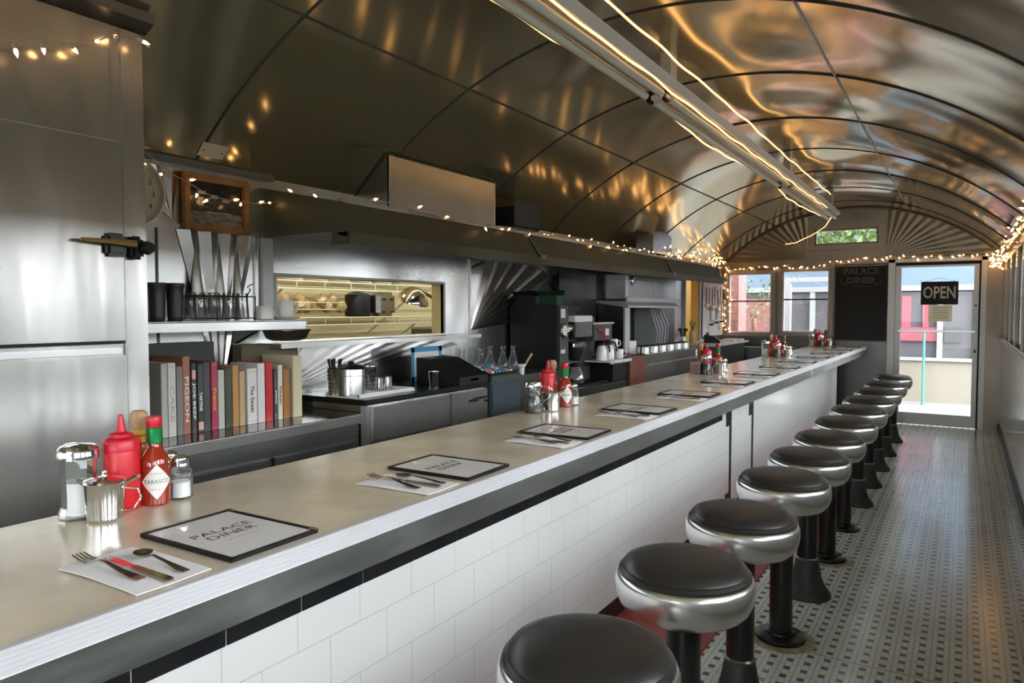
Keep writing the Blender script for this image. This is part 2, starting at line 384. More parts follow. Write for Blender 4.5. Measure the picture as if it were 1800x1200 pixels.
# gable sunburst panels
def fan(name,c,rays,plane,pos,d,m,side=1):
    """pleated sheet: rays = list of end points in plane coords around centre c; ridges raised by d"""
    b=MB()
    def P(u,v,h): 
        return (u,pos-h,v) if plane=='y' else (pos+h,u,v)
    for p,q in zip(rays,rays[1:]):
        mid=((p[0]+q[0])/2,(p[1]+q[1])/2)
        b.face([P(c[0],c[1],.004),P(p[0],p[1],.004),P(mid[0],mid[1],d)]); b.face([P(c[0],c[1],.004),P(mid[0],mid[1],d),P(q[0],q[1],.004)])
        b.face([P(p[0],p[1],.004),P(q[0],q[1],.004),P(mid[0],mid[1],d)])
    bmesh.ops.remove_doubles(b.bm,verts=b.bm.verts,dist=1e-5)
    return b.build(name,m,smooth=False)
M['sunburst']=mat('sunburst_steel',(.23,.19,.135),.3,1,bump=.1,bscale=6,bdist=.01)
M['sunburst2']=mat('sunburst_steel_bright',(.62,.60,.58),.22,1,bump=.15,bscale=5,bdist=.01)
def arcx(a,b_,n): return [(a+(b_-a)*i/n,az(a+(b_-a)*i/n)-.015) for i in range(n+1)]
g='sunburst panels over the end windows and door'
tag(fan('sunburst_sheet',(-1.92,2.29),[(XL+.02,2.29)]+arcx(XL+.03,-1.93,12),'y',YE,.010,'sunburst'),'pleated steel sunburst sheet left of the transom window','metal panel',g)
tag(fan('sunburst_sheet',(-.92,2.29),arcx(-.91,XR-.02,12)+[(XR-.01,2.29)],'y',YE,.010,'sunburst'),'pleated steel sunburst sheet over the entrance door','metal panel',g)
# horizontal rail
b=MB(); b.box(XL,-.9,YE-.03,YE,2.155,2.19,.004); struct(b.build('trim_%d'%(k+1),'sunburst')); k+=1
# end windows
for i,(x0,x1,z0,z1) in enumerate(wl+[TR]):
    w=struct(empty('window_%d'%(NW+i+1),((x0+x1)/2,YE+.02,z0)))
    h=(x1-x0)/2; H=z1-z0; b=MB(); t=.018 if i<2 else .02
    b.box(-h,-h+t,-.02,.05,0,H); b.box(h-t,h,-.02,.05,0,H); b.box(-h,h,-.02,.05,0,t); b.box(-h,h,-.02,.05,H-t,H)
    b.build('window_frame','white' if i<2 else 'creamwood',w,smooth=False)
    if i<2:
        b=MB(); b.box(-h,h,-.015,.03,H*.52,H*.52+.02); b.build('window_bar','darkgrey',w,smooth=False)
    b=MB(); b.box(-h+.01,h-.01,.01,.014,.01,H-.01); b.build('window_pane','window',w,smooth=False)
    # casing
    b=MB(); q=.055 if i<2 else .08
    for (a,c,d,e) in ((-h-q,-h,-q,H+q),(h,h+q,-q,H+q),(-h,h,-q,0),(-h,h,H,H+q*.6)): b.box(a,c,-.045,-.02,d,e,.003)
    b.build('window_casing','creamwood' if i<2 else 'sunburst',w,smooth=False)
# dark wainscot below windows and board
b=MB(); b.box(XL,-.89,YE-.02,YE,0,1.13,.0); o=b.build('wall_end_wainscot','steel_dark',smooth=False); struct(o)
# --- chalkboard
t=thing('chalkboard','tall black menu chalkboard with faint lettering between window and entrance door','chalkboard',(-1.22,YE-.03,1.13))
b=MB(); b.box(-.325,.325,0,.02,0,1.05); b.build('board','chalk',t,smooth=False)
b=MB()
for a in ((-.335,-.32,0,1.05),(.32,.335,0,1.05),(-.335,.335,-.01,.008),(-.335,.335,1.045,1.06)): b.box(a[0],a[1],-.008,.02,a[2],a[3])
b.build('frame','darkgrey',t,smooth=False)
text('PALACE',.12,'chalkink',t,(0,-.002,.955),(1,0,0),(0,0,1),bold=.004,sx=1.05)
text('DINER',.12,'chalkink',t,(0,-.002,.83),(1,0,0),(0,0,1),bold=.004,sx=1.05)
b=MB(); b.box(-.12,.12,-.002,0,.745,.752)
for s in (-1,1):
    b.tube([(s*(.17+.09*math.sin(a)),-.001,.86-.1*math.cos(a)) for a in [j*.25 for j in range(7)]],.006,5)
b.build('chalk_flourish','chalkink',t)
# --- entrance door
d=struct(empty('door_1',(0,YE,0)))
b=MB()
b.box(-.885,-.80,-.03,.1,0,2.235,.004); b.box(.175,.235,-.03,.1,0,2.235,.004); b.box(-.885,.235,-.03,.1,2.19,2.235,.004)
b.build('door_frame','doorframe',d,smooth=False)
b=MB(); b.box(-.80,.175,.02,.06,2.15,2.19); b.box(.155,.175,.02,.06,0,2.19); b.build('door_stop','black',d,smooth=False)
b=MB()
b.box(-.80,-.73,.02,.065,.01,2.15,.004); b.box(.10,.155,.02,.065,.01,2.15,.004); b.box(-.73,.10,.02,.065,2.125,2.15); b.box(-.73,.10,.02,.065,.01,.165,.004); b.box(-.73,.10,.02,.065,1.255,1.285)
b.build('door_leaf','doorframe',d,smooth=False)
b=MB(); b.box(-.74,.11,.04,.045,.16,2.13); b.build('door_pane','window',d,smooth=False)
b=MB(); b.box(-.76,.13,-.03,.02,1.262,1.282,.006); b.build('push_bar','alu',d)
b=MB(); b.tube([(.125,.02,1.02),(.125,-.03,1.03),(.125,-.03,1.0)],.01); b.cyl((.125,.0,1.6),.012,.02,mt=None); b.build('door_lock','black',d)
# OPEN sign hung inside the door
x0,z1=oy(1619,495,YE-.02); x1,z0=oy(1684,535,YE-.02)
t=thing('open_sign','black OPEN sign with white capitals hung inside the entrance door glass','sign',((x0+x1)/2,YE+.025,(z0+z1)/2))
w=(x1-x0)/2; h=(z1-z0)/2
b=MB(); b.box(-w,w,-.006,.004,-h,h,.002); b.build('sign_plate','black',t,smooth=False)
text('OPEN',h*1.45,'signwhite',t,(0,-.008,0),(1,0,0),(0,0,1),bold=.004,sx=.66)
b=MB()
for s in(-1,1): b.cyl((s*(w+.01),0,h+.02),.012,.004,mt=None)
b.tube([(-w+.03,0,h),(0,0,h+.05),(w-.03,0,h)],.002,5); b.build('hanging_cord','black',t)
x0,z1=oy(1632,536,YE); x1,z0=oy(1673,565,YE)
t=thing('paper_notice','cream paper hours notice taped under the OPEN sign','notice',((x0+x1)/2,YE+.032,(z0+z1)/2))
w=(x1-x0)/2; h=(z1-z0)/2
def thinpaper():
    m=bpy.data.materials.new('thin_paper'); m.use_nodes=True; nt=m.node_tree; nt.nodes.clear()
    o=_n(nt,'ShaderNodeOutputMaterial'); mx=_n(nt,'ShaderNodeMixShader'); a=_n(nt,'ShaderNodeBsdfTranslucent'); d_=_n(nt,'ShaderNodeBsdfDiffuse')
    a.inputs[0].default_value=(.85,.80,.62,1); d_.inputs[0].default_value=(.85,.82,.70,1); mx.inputs[0].default_value=.5
    nt.links.new(a.outputs[0],mx.inputs[1]); nt.links.new(d_.outputs[0],mx.inputs[2]); nt.links.new(mx.outputs[0],o.inputs[0]); return m
b=MB(); b.box(-w,w,0,.0015,-h,h); b.build('sheet',thinpaper(),t,smooth=False)
M['fade']=mat('faded_print',(.40,.38,.34),.8)
b=MB()
for j in range(5): b.box(-w*.7,w*(.7-.1*(j%2)),-.001,0,h*(.65-.3*j)-.004,h*(.65-.3*j)+.004)
b.build('printed_lines','fade',t,smooth=False)
# --- kitchen behind the pass-through, corridor behind the doorway
b=MB()
KX=-4.5
b.box(KX-.05,KX,YB,6.0,0,2.6); b.box(KX,XL-.1,YB-.05,YB,0,2.6); b.box(KX,XL-.1,6.0,6.05,0,2.6); b.box(KX,XL-.1,YB,6.0,2.55,2.6)
struct(b.build('wall_kitchen','kwall',smooth=False))
b=MB()
for j in range(14):
    z=.95+j*.1; b.box(KX,KX+.006,1.5,6,z,z+.088,.003)
struct(b.build('wall_kitchen_boards','kwall',smooth=False))
b=MB(); b.box(KX,XL-.1,YB,6.0,-.1,0); struct(b.build('floor_kitchen','darkgrey',smooth=False))
b=MB(); b.box(-4.3,XL-.1,8.6,8.65,0,2.6); b.box(-4.3,XL-.1,11.3,11.35,0,2.6); b.box(-4.35,-4.3,8.6,11.35,0,2.6); b.box(-4.3,XL-.1,8.6,11.3,2.55,2.6); b.box(-4.3,XL-.1,8.6,11.3,-.1,0)
struct(b.build('wall_corridor','ywall',smooth=False))
for (nm,lab,cat,c,e) in (('kitchen_ceiling_light','round white ceiling lamp in the kitchen behind the pass-through','lamp',(-4.0,3.3,2.5),14),('corridor_ceiling_light','round white ceiling lamp in the yellow corridor past the doorway','lamp',(-3.7,10.1,2.5),10)):
    t=thing(nm,lab,cat,c)
    m=mat(nm+'_glow',(1,.9,.7),.5,emit=(1,.84,.56),es=e)
    b=MB(); b.lathe([(.02,-.05),(.13,-.045),(.16,-.02),(.16,0)],n=24); b.build('diffuser',m,t)
    b=MB(); b.lathe([(.17,-.01),(.17,.05)],n=24); b.build('ceiling_plate','white',t)
# ================================================================== COUNTER
CZ=1.05
def cf(y): return -1.185+ (max(0,y-5)/6)*.055
t=thing('lunch_counter','long worn beige laminate lunch counter with ribbed aluminium edge running to the end wall','counter',(0,0,0))
YA,YZ=-1.5,10.93
ys=[YA,1,3,5,7,9,YZ]
def sweep(prof,nm,m,fx=cf,sm=False,yss=ys):
    b=MB()
    for y0,y1 in zip(yss,yss[1:]):
        A=[b.bm.verts.new((fx(y0)+u,y0,v)) for u,v in prof]; B=[b.bm.verts.new((fx(y1)+u,y1,v)) for u,v in prof]; n=len(prof)
        for i in range(n): b.bm.faces.new((A[i],A[(i+1)%n],B[(i+1)%n],B[i]))
        if y0==yss[0]: b.bm.faces.new(A)
        if y1==yss[-1]: b.bm.faces.new(B)
    bmesh.ops.remove_doubles(b.bm,verts=b.bm.verts,dist=1e-5)
    return b.build(nm,m,t,smooth=sm)
sweep([(-.675,CZ-.04),(-.675,CZ),(-.012,CZ),(-.012,CZ-.04)],'laminate_top','laminate')
sweep([(-.012,CZ-.04),(-.012,CZ+.0008),(-.009,CZ+.0008),(-.009,CZ-.04)],'seam','brown')
pr=[(-.009,CZ-.043),(-.009,CZ+.002)]
for j in range(5):
    z=CZ+.001-j*.0088
    pr+=[(.002,z),(.004,z-.002),(.004,z-.0055),(-.001,z-.0068)]
pr+=[(0,CZ-.043)]
sweep(pr,'ribbed_edge','alu_trim',sm=False)
sweep([(-.04,.936),(-.04,CZ-.04),(-.003,CZ-.043),(-.003,.936)],'steel_band','steel_band')
# counter body tiled wall
TX=-1.45
b=MB(); b.box(-1.80,TX,YA,5.345,.10,1.0); b.box(-1.80,TX+.0,5.345,5.93,.10,1.0); b.box(-1.80,TX,5.93,10.35,.10,1.0)
b.build('tiled_front','tile',t,smooth=False)
b=MB(); b.box(TX,cf(5)-.04,YA,10.9,.925,.935); b.build('soffit','darkgrey',t,smooth=False)
b=MB()
y=.80-.226*10
while y<5.0:
    b.box(TX,TX+.004,y+.0015,y+.2245,.762,.925,.001); y+=.2265
b.build('black_tile_row','blacktile',t,smooth=False)
for y in (5.30,5.955):
    b=MB(); z=.12
    while z<.75: b.box(TX,TX+.004,y,y+.05,z,z+.149,.001); z+=.151
    b.box(TX,TX+.005,y-.09,y+.0,.70,.84,.001); b.box(TX,TX+.005,y-.09,y+.05,.1,.2,.001)
    b.build('black_tile_column','blacktile',t,smooth=False)
b=MB(); b.box(TX,TX+.006,YA,10.35,0,.10,.001); b.box(-1.8,TX,YA,10.35,0,.10); b.build('black_base_tile','blacktile',t,smooth=False)
b=MB(); b.box(-1.75,-1.50,10.35,10.93,0,.95); b.build('end_panel','steel_dark',t,smooth=False)
b=MB(); b.box(-1.80,TX+.03,10.33,10.37,0,.93,.003); b.build('end_post','white',t,smooth=False)
b=MB()
for y in (6.98,9.3): b.box(cf(y)-.004,cf(y)+.003,y,y+.03,.93,CZ-.045)
b.build('band_joint_plate','alu',t,smooth=False)
b=MB(); b.box(TX+.006,-.965,YA,10.3,.001,.012,.002); tag(b.build('footstep_board','redstep',smooth=False),'red painted board on the floor along the foot of the counter','floor board')
# ================================================================== STOOLS
def make_stool(flare):
    t=empty('counter_stool')
    b=MB(); b.lathe([(.197,.738),(.200,.745),(.199,.754),(.190,.762),(.183,.765)],n=48,cap0=True,cap1=True); b.build('seat_piping','vinyl',t)
    b=MB(); b.lathe([(.188,.75),(.190,.765),(.180,.777),(.150,.788),(.10,.796),(.05,.799),(.001,.80)],n=48,cap0=True,cap1=False); b.build('seat_cushion','vinyl',t)
    b=MB(); b.lathe([(.190,.746),(.203,.744),(.2095,.728),(.2105,.705),(.206,.675),(.196,.652),(.178,.634),(.150,.624),(.08,.622),(.05,.62)],n=48,cap0=False,cap1=True); b.build('seat_shell','polish',t,ang=60)
    if flare:
        b=MB(); b.lathe([(.052,.19),(.052,.625)],n=24); b.build('pole','blackgloss',t)
        b=MB(); b.lathe([(.125,0),(.125,.012),(.115,.03),(.092,.06),(.076,.10),(.066,.15),(.058,.195),(.055,.20)],n=32); b.build('flared_base','castiron',t)
        b=MB(); b.lathe([(.056,.195),(.0585,.2),(.0585,.206),(.053,.212)],n=24); b.build('collar_ring','steel_dark',t)
    else:
        b=MB(); b.lathe([(.052,.02),(.052,.625)],n=24); b.build('pole','blackgloss',t)
        b=MB(); b.lathe([(.112,0),(.114,.008),(.112,.02),(.10,.026),(.066,.03),(.064,.038),(.056,.042)],n=36); b.build('floor_plate','blackgloss',t)
    return t
SEAT=[(1028,1150),(1207,1000),(1301,908),(1377,843),(1421,803),(1456,770),(1487,743),(1510,721),(1527,704),(1543,689),(1557,676),(1571,664)]
SY=[oz(*q,.755)[1] for q in SEAT]; SX=[-.715,-.71,-.705,-.70]+[-.693]*8
types=[0,0,1,0,1,0,0,1,1,1,1,1]
protos=[make_stool(0),make_stool(1)]; used=[0,0]
desc=['nearest the camera, cut by the photo edge','second from the near end of the row','third from the near end of the row, standing on a flared foot','fourth from the near end, its disc foot ringed by a stain','fifth from the near end of the row, on a flared foot','sixth from the near end of the row, on a flat disc foot','seventh from the near end of the row, on a flat disc foot','eighth from the near end of the row','fifth from the entrance end of the row','fourth from the door end of the row','third from the door end of the row','nearest the entrance door, last of the row']
desc[8]='fourth from the entrance end of the row'; desc[9]='third from the entrance end of the row'; desc[10]='last but one before the entrance door'
for i in range(12):
    p=protos[types[i]]
    if not used[types[i]]: used[types[i]]=1; s=p
    else: s=copy_tree(p)
    s.location=(SX[i],SY[i],0); s.rotation_euler=(0,0,i*1.3)
    tag(s,'black counter stool '+desc[i],'stool','counter stools in a row along the tiled counter')
M['stain']=mat('old_caulk',(.33,.28,.16),.7,var=.4,vscale=20)
for i,l in ((3,'under the fourth stool'),(5,'under the sixth stool')):
    b=MB(); b.lathe([(.150,.0005),(.150,.0015),(.147,.0018),(.10,.0018)],(SX[i]+.01,SY[i]-.01,0),n=36); tag(b.build('caulk_ring','stain'),'stained caulk ring on the mosaic floor '+l,'stain','caulk rings round stool feet')
# ================================================================== PLACE SETTINGS
def make_menu():
    t=empty('menu')
    b=MB(); b.box(-.155,.155,-.115,.115,.0,.006,.002); b.build('cover_board','black',t,smooth=False)
    b=MB(); b.box(-.143,.143,-.103,.103,.0062,.0075); b.build('menu_page','paper',t,smooth=False)
    b=MB()
    for a in ((-.155,.155,-.115,-.106),(-.155,.155,.106,.115),(-.155,-.146,-.115,.115),(.146,.155,-.115,.115)): b.box(*a,.006,.0095,.001)
    b.build('edge_binding','black',t,smooth=False)
    b=MB()
    for sx in(-1,1):
        b.box(sx*.144-.011,sx*.144+.012,.104,.1155,.009,.0105,.0005)
    b.build('brass_corner','brass',t,smooth=False)
    text('PALACE',.036,'ink',t,(-.028,0,.0079),(0,1,0),(-1,0,0),bold=-.0002,ext=.0001,sx=1.2)
    text('DINER',.036,'ink',t,(.008,0,.0079),(0,1,0),(-1,0,0),bold=-.0002,ext=.0001,sx=1.2)
    b=MB(); b.box(.045,.049,-.04,.04,.0076,.0079); b.box(.055,.058,-.03,.03,.0076,.0079); b.build('small_print','fade',t,smooth=False)
    return t
def make_napkin():
    b=MB()
    rnd=random.Random(3)
    def P(u,v): return (-.128+.256*u,-.075+.15*v+.006*math.sin(u*3),.0012+.0016*abs(math.sin(u*5+v*3)))
    b.grid(P,14,10)
    r=bmesh.ops.extrude_face_region(b.bm,geom=b.bm.faces[:]); vs=[q for q in r['geom'] if isinstance(q,bmesh.types.BMVert)]
    for q in vs: q.co.z+=.0015
    return b.build('paper_napkin','napkin')
def strip(b,pts,ws,th,up=None):
    # flat bar along pts with half widths ws in the local XY plane
    rings=[]
    for i,(p,w) in enumerate(zip(pts,ws)):
        p=Vector(p); a=Vector(pts[max(i-1,0)]); c=Vector(pts[min(i+1,len(pts)-1)]); t=(c-a); t.z=0; t.normalize(); s=Vector((-t.y,t.x,0))
        rings.append([b.bm.verts.new(p+s*w+Vector((0,0,th))),b.bm.verts.new(p-s*w+Vector((0,0,th))),b.bm.verts.new(p-s*w),b.bm.verts.new(p+s*w)])
    for A,B in zip(rings,rings[1:]):
        for i in range(4): b.bm.faces.new((A[i],A[(i+1)%4],B[(i+1)%4],B[i]))
    b.bm.faces.new(rings[0]); b.bm.faces.new(list(reversed(rings[-1])))
M['flatware']=mat('flatware_steel',(.38,.33,.29),.16,1)
# cutlery lies along x; handle end at +x (towards the diner)
def make_fork():
    t=empty('fork'); b=MB()
    strip(b,[(.105,0,.003),(.085,0,.003),(.04,0,.006),(-.01,0,.014),(-.03,0,.014)],[.0085,.0095,.006,.0035,.0035],.002); b.build('handle','flatware',t,smooth=False)
    b=MB(); strip(b,[(-.03,0,.014),(-.045,0,.011),(-.055,0,.008)],[.0035,.012,.013],.002)
    for j in range(4):
        y=-.0112+.0075*j; strip(b,[(-.054,y,.008),(-.08,y,.008),(-.105,y*.96,.013)],[.0021,.0018,.001],.002)
    b.build('tines','flatware',t,smooth=False); return t
def make_knife():
    t=empty('table_knife'); b=MB()
    strip(b,[(.115,0,.001),(.10,0,.001),(0,0,.001),(-.01,0,.001)],[.008,.009,.0065,.005],.005); b.build('handle','flatware',t,smooth=False)
    b=MB(); strip(b,[(-.01,0,.002),(-.03,0,.002),(-.08,0.001,.002),(-.10,.003,.002),(-.108,.006,.002)],[.005,.0085,.0095,.006,.001],.002); b.build('blade','chrome',t,smooth=False); return t
def make_spoon():
    t=empty('teaspoon'); b=MB()
    strip(b,[(.085,0,.003),(.065,0,.003),(.02,0,.008),(-.025,0,.012),(-.035,0,.010)],[.0075,.0085,.004,.003,.004],.002); b.build('handle','flatware',t,smooth=False)
    b=MB()
    def P(u,v):
        a=u*2*PI; r=v; x=-.058-.027*r*math.cos(a); y=.0175*r*math.sin(a)*(1+.12*math.cos(a)); return (x,y,.003+.009*r*r)
    b.grid(P,24,6); bmesh.ops.remove_doubles(b.bm,verts=b.bm.verts,dist=1e-5)
    r=bmesh.ops.extrude_face_region(b.bm,geom=b.bm.faces[:]); 
    for q in [q for q in r['geom'] if isinstance(q,bmesh.types.BMVert)]: q.co.z+=.0014
    b.build('bowl','flatware',t,ang=80); return t
mn,nk,fk,kn,spn=make_menu(),make_napkin(),make_fork(),make_knife(),make_spoon()
MY=[.985+.789*i for i in range(13)]
rr=random.Random(5)
for i in range(13):
    y=MY[i]; where='at the %s place setting from the near end'%ORD[i]; x=-1.365+(cf(y)+1.185)
    def put(p,loc,rz,lab,cat,grp):
        o=p if i==0 else copy_tree(p)
        o.location=loc; o.rotation_euler=(0,0,rz); tag(o,lab+' '+where,cat,grp)
    j=rr.uniform(-.015,.015)
    put(mn,(x-.002,y+j,CZ+.0005),rr.uniform(-.04,.04),'black bound menu','menu','menus laid along the counter')
    put(nk,(x+.028,y-.235+j,CZ+.0002),rr.uniform(-.05,.05),'white paper napkin','napkin','napkins along the counter')
    if i==0: poses=[((x-.004,y-.262,CZ+.004),math.radians(2)),((x+.035,y-.232,CZ+.004),math.radians(-1)),((x+.05,y-.190,CZ+.004),math.radians(-1))]
    else:
        poses=[((x-.004,y-.258+j,CZ+.004),rr.uniform(-.12,.12)),((x+.02,y-.225+j,CZ+.004),rr.uniform(-.12,.12)),((x+.04,y-.192+j,CZ+.004),rr.uniform(-.1,.1))]
    put(fk,*poses[0],'steel fork on the napkin','fork','forks along the counter')
    put(kn,*poses[1],'table knife on the napkin','knife','table knives along the counter')
    put(spn,*poses[2],'teaspoon on the napkin','spoon','teaspoons along the counter')
# ================================================================== CONDIMENTS
def make_sugar():
    t=empty('sugar_dispenser'); b=MB()
    prof=[(.0445,0),(.0455,.006),(.0445,.014),(.038,.028),(.037,.05),(.040,.14),(.042,.146)]
    b.lathe(prof,n=16,cap0=True,cap1=False); b.build('fluted_jar','glassware',t,ang=20)
    b=MB(); b.lathe([(.035,.012),(.034,.035),(.0355,.085),(.034,.087)],n=24); b.build('sugar','sugar',t)
    b=MB(); b.lathe([(.045,.143),(.0455,.155),(.044,.158),(.044,.166),(.038,.173),(.012,.178),(.001,.179)],n=32,cap0=True,cap1=False)
    b.box(-.012,.012,-.03,0,.174,.181,.003); b.build('screw_lid','chrome',t); return t
def make_creamer():
    t=empty('creamer_pot'); b=MB()
    b.lathe([(.038,.0),(.040,.003),(.040,.008),(.043,.05),(.0455,.088),(.047,.092)],n=32,cap1=False); b.build('cup','chrome',t)
    b=MB(); b.lathe([(.046,.091),(.044,.096),(.03,.101),(.008,.103),(.006,.108),(.007,.118),(.004,.121)],n=28); b.build('lid','chrome',t)
    b=MB(); b.tube([(.044,0,.085),(.07,0,.10),(.082,0,.103)],[.004,.006,.003]); b.build('lid_lever','chrome',t); b=MB(); b.tube([(.043,0,.075),(.075,0,.072),(.082,0,.05),(.066,0,.025),(.042,0,.02)],.0028); b.build('handle','chrome',t); MB().tube([(-.042,0,.085),(-.06,0,.098)],[.008,.003]).build('spout','chrome',t); return t
def make_ketchup():
    t=empty('ketchup_squeeze_bottle'); b=MB()
    b.lathe([(.041,0),(.0425,.004),(.0425,.145),(.041,.150)],n=32); b.build('bottle_body','red',t)
    b=MB(); b.lathe([(.0435,.148),(.0435,.172),(.040,.178),(.027,.182),(.027,.190),(.013,.194),(.011,.2),(.005,.236),(.003,.238)],n=32); b.build('nozzle_cap','redcap',t)
    return t
def make_tabasco():
    t=empty('tabasco_bottle'); s=1.0; b=MB()
    b.lathe([(.033,0),(.036,.004),(.036,.10),(.034,.118),(.024,.135),(.0155,.148),(.0155,.16)],n=32); b.build('bottle_body','hotsauce',t)
    b=MB(); b.lathe([(.0185,.158),(.0195,.162),(.0195,.196),(.018,.198)],n=28); b.build('foil_neck','greenfoil',t)
    b=MB(); b.lathe([(.0175,.198),(.0185,.2),(.0185,.224),(.0175,.226),(.004,.227)],n=28); b.build('screw_cap','redcap',t)
    # diamond label wrapped on the body
    b=MB(); R=.0366; n=16
    L=.043
    def P(u,v):
        a=(u-.5)*2*L; w=(L-abs(a))*1.05; z=.062+(v-.5)*2*w; th=-a/R*.92; return (R*math.sin(th)*-1,-R*math.cos(th),z)
    b.grid(P,n,2); b.build('diamond_label','label',t)
    cyltext(t,'TABASCO',.0145,'green',R+.0003,.062)
    cyltext(t,'McILHENNY CO.',.0062,'fade',R+.0003,.083); cyltext(t,'PEPPER SAUCE',.0062,'fade',R+.0003,.042)
    return t
def cyltext(t,s,size,m,R,z,name='lettering'):
    o=text(s,size,m,t,(0,0,0),(1,0,0),(0,1,0),ext=.0001,name=name)
    for v in o.data.vertices:
        a=v.co.x/R; zz=v.co.y+z; rr_=R+v.co.z; v.co=(rr_*math.sin(a),-rr_*math.cos(a),zz)
    return o
def make_cholula():
    t=empty('hot_sauce_bottle'); b=MB(); b.lathe([(.026,0),(.028,.004),(.028,.11),(.024,.125),(.015,.14),(.014,.185)],n=24); b.build('bottle_body','cholula',t)
    b=MB(); b.lathe([(.0285,.02),(.0285,.10)],n=24,cap0=False,cap1=False); b.build('body_label','yellow',t)
    MB().lathe([(.0160,.150),(.0160,.186)],n=24,cap0=False,cap1=False).build('neck_label','yellow',t)
    b=MB(); b.lathe([(.0165,.148),(.0165,.153)],n=24); b.lathe([(.0165,.17),(.0165,.173)],n=24); b.build('red_label_band','redcap',t)
    b=MB(); b.lathe([(.0165,.186),(.0175,.19),(.021,.20),(.0225,.215),(.021,.228),(.014,.236),(.001,.238)],n=24,cap1=False); b.build('wooden_cap','cork',t); return t
def make_shaker(fill,nm):
    t=empty(nm); b=MB(); b.lathe([(.027,0),(.030,.004),(.030,.05),(.029,.07),(.021,.086),(.021,.092)],n=8,cap1=False); b.build('faceted_jar','glassware',t,ang=20)
    b=MB(); b.lathe([(.025,.006),(.025,.045)],n=16); b.build('contents',fill,t)
    b=MB(); b.lathe([(.023,.088),(.0235,.1),(.022,.108),(.014,.114),(.001,.116)],n=24,cap1=False); b.build('screw_lid','chrome',t); return t
def make_syrup():
    t=empty('syrup_dispenser'); b=MB(); b.lathe([(.044,0),(.046,.006),(.044,.07),(.036,.085),(.036,.105),(.040,.125)],n=12,cap1=False); b.build('ribbed_jar','glassware',t,ang=25)
    b=MB(); b.lathe([(.041,.004),(.042,.01),(.0405,.068),(.033,.082),(.033,.088)],n=24); b.build('syrup','syrup',t)
    b=MB(); b.lathe([(.042,.123),(.0425,.137),(.038,.15),(.015,.158),(.001,.159)],n=28,cap1=False); b.build('screw_lid','chrome',t)
    b=MB(); b.tube([(.036,0,.13),(.075,0,.125),(.08,0,.08),(.044,0,.05)],.004); b.build('handle','chrome',t); return t
def make_caddy():
    t=empty('sugar_packet_caddy'); b=MB(); b.box(-.045,.045,-.03,.03,0,.07,.006); b.build('box','glassware',t)
    M['pkt']=M.get('pkt') or mat('pink_packets',(.75,.42,.36),.7)
    b=MB()
    for j in range(7): b.box(-.036,.036,-.024+j*.007,-.021+j*.007,.004,.085+.004*(j%2))
    b.build('packets','pkt',t,smooth=False); return t
CON={'sugar':make_sugar(),'creamer':make_creamer(),'ketchup':make_ketchup(),'tabasco':make_tabasco(),'cholula':make_cholula(),'salt':make_shaker('sugar','salt_shaker'),'pepper':make_shaker('castiron','pepper_shaker'),'syrup':make_syrup(),'caddy':make_caddy()}
CL={'sugar':('fluted glass sugar dispenser with steel lid','dispenser'),'creamer':('small steel lidded pitcher','pitcher'),'ketchup':('red squeeze ketchup bottle with pointed nozzle','bottle'),'tabasco':('red pepper sauce bottle with green neck','bottle'),'cholula':('hot sauce bottle with round wooden cap','bottle'),'salt':('glass salt shaker with steel lid','shaker'),'pepper':('glass pepper shaker with steel lid','shaker'),'syrup':('glass dispenser of dark syrup','dispenser'),'caddy':('clear caddy of pink sugar packets','caddy')}
cused=set()
gname=['in the condiment group nearest the camera','in the second condiment group along the counter','in the third condiment group along the counter','in the fourth condiment group along the counter','in the farthest condiment group, before the end window']
def cond(kind,x,y,rz,gi):
    if x<-1.828: y*=1.828/abs(x); x=-1.828
    p=CON[kind]
    o=p if kind not in cused else copy_tree(p)
    cused.add(kind); o.location=(x,y,CZ+.0008); o.rotation_euler=(0,0,rz)
    tag(o,CL[kind][0]+' '+gname[gi],CL[kind][1],'condiments '+gname[gi])
def cp(px,py): return oz(px,py,CZ)
FA=-PSI*0
x,y=cp(140,908); cond('sugar',x,y,0,0)
x,y=cp(185,913); cond('creamer',x,y,PSI+.15,0)
x,y=cp(216,893); cond('ketchup',x,y,0,0)
x,y=cp(274,884); cond('tabasco',x,y,1.12,0)
x,y=cp(247,868); cond('cholula',x,y,0,0)
x,y=cp(318,875); cond('salt',x,y,.3,0)
x,y=cp(298,862); cond('pepper',x,y,.6,0)
x,y=cp(938,725); cond('syrup',x,y,PSI,1)
x,y=cp(969,722); cond('creamer',x,y,PSI+PI,1)
x,y=cp(963,712); cond('ketchup',x,y,0,1)
x,y=cp(993,714); cond('tabasco',x,y,PSI+.3,1)
x,y=cp(971,702); cond('cholula',x,y,0,1)
x,y=cp(1008,712); cond('salt',x,y,0,1)
x,y=cp(920,716)
for gi,(bx,by,sc) in enumerate([(1222,655,1),(1335,626,.62),(1412,608,.48)],2):
    X0,Y0=cp(bx,by); X0=-1.70+cf(Y0)+1.185
    if gi==2: cond('caddy',X0-.10,Y0-.03,.1,gi)
    else: cond('sugar',X0-.12,Y0-.06,.1,gi)
    cond('syrup',X0+.01,Y0-.11,PSI,gi); cond('ketchup',X0-.04,Y0+.05,0,gi); cond('cholula',X0-.10,Y0+.09,0,gi); cond('tabasco',X0+.03,Y0+.13,PSI,gi); cond('salt',X0+.09,Y0+.10,0,gi)
    cond('creamer',X0+.10,Y0-.03,PSI+.6,gi)
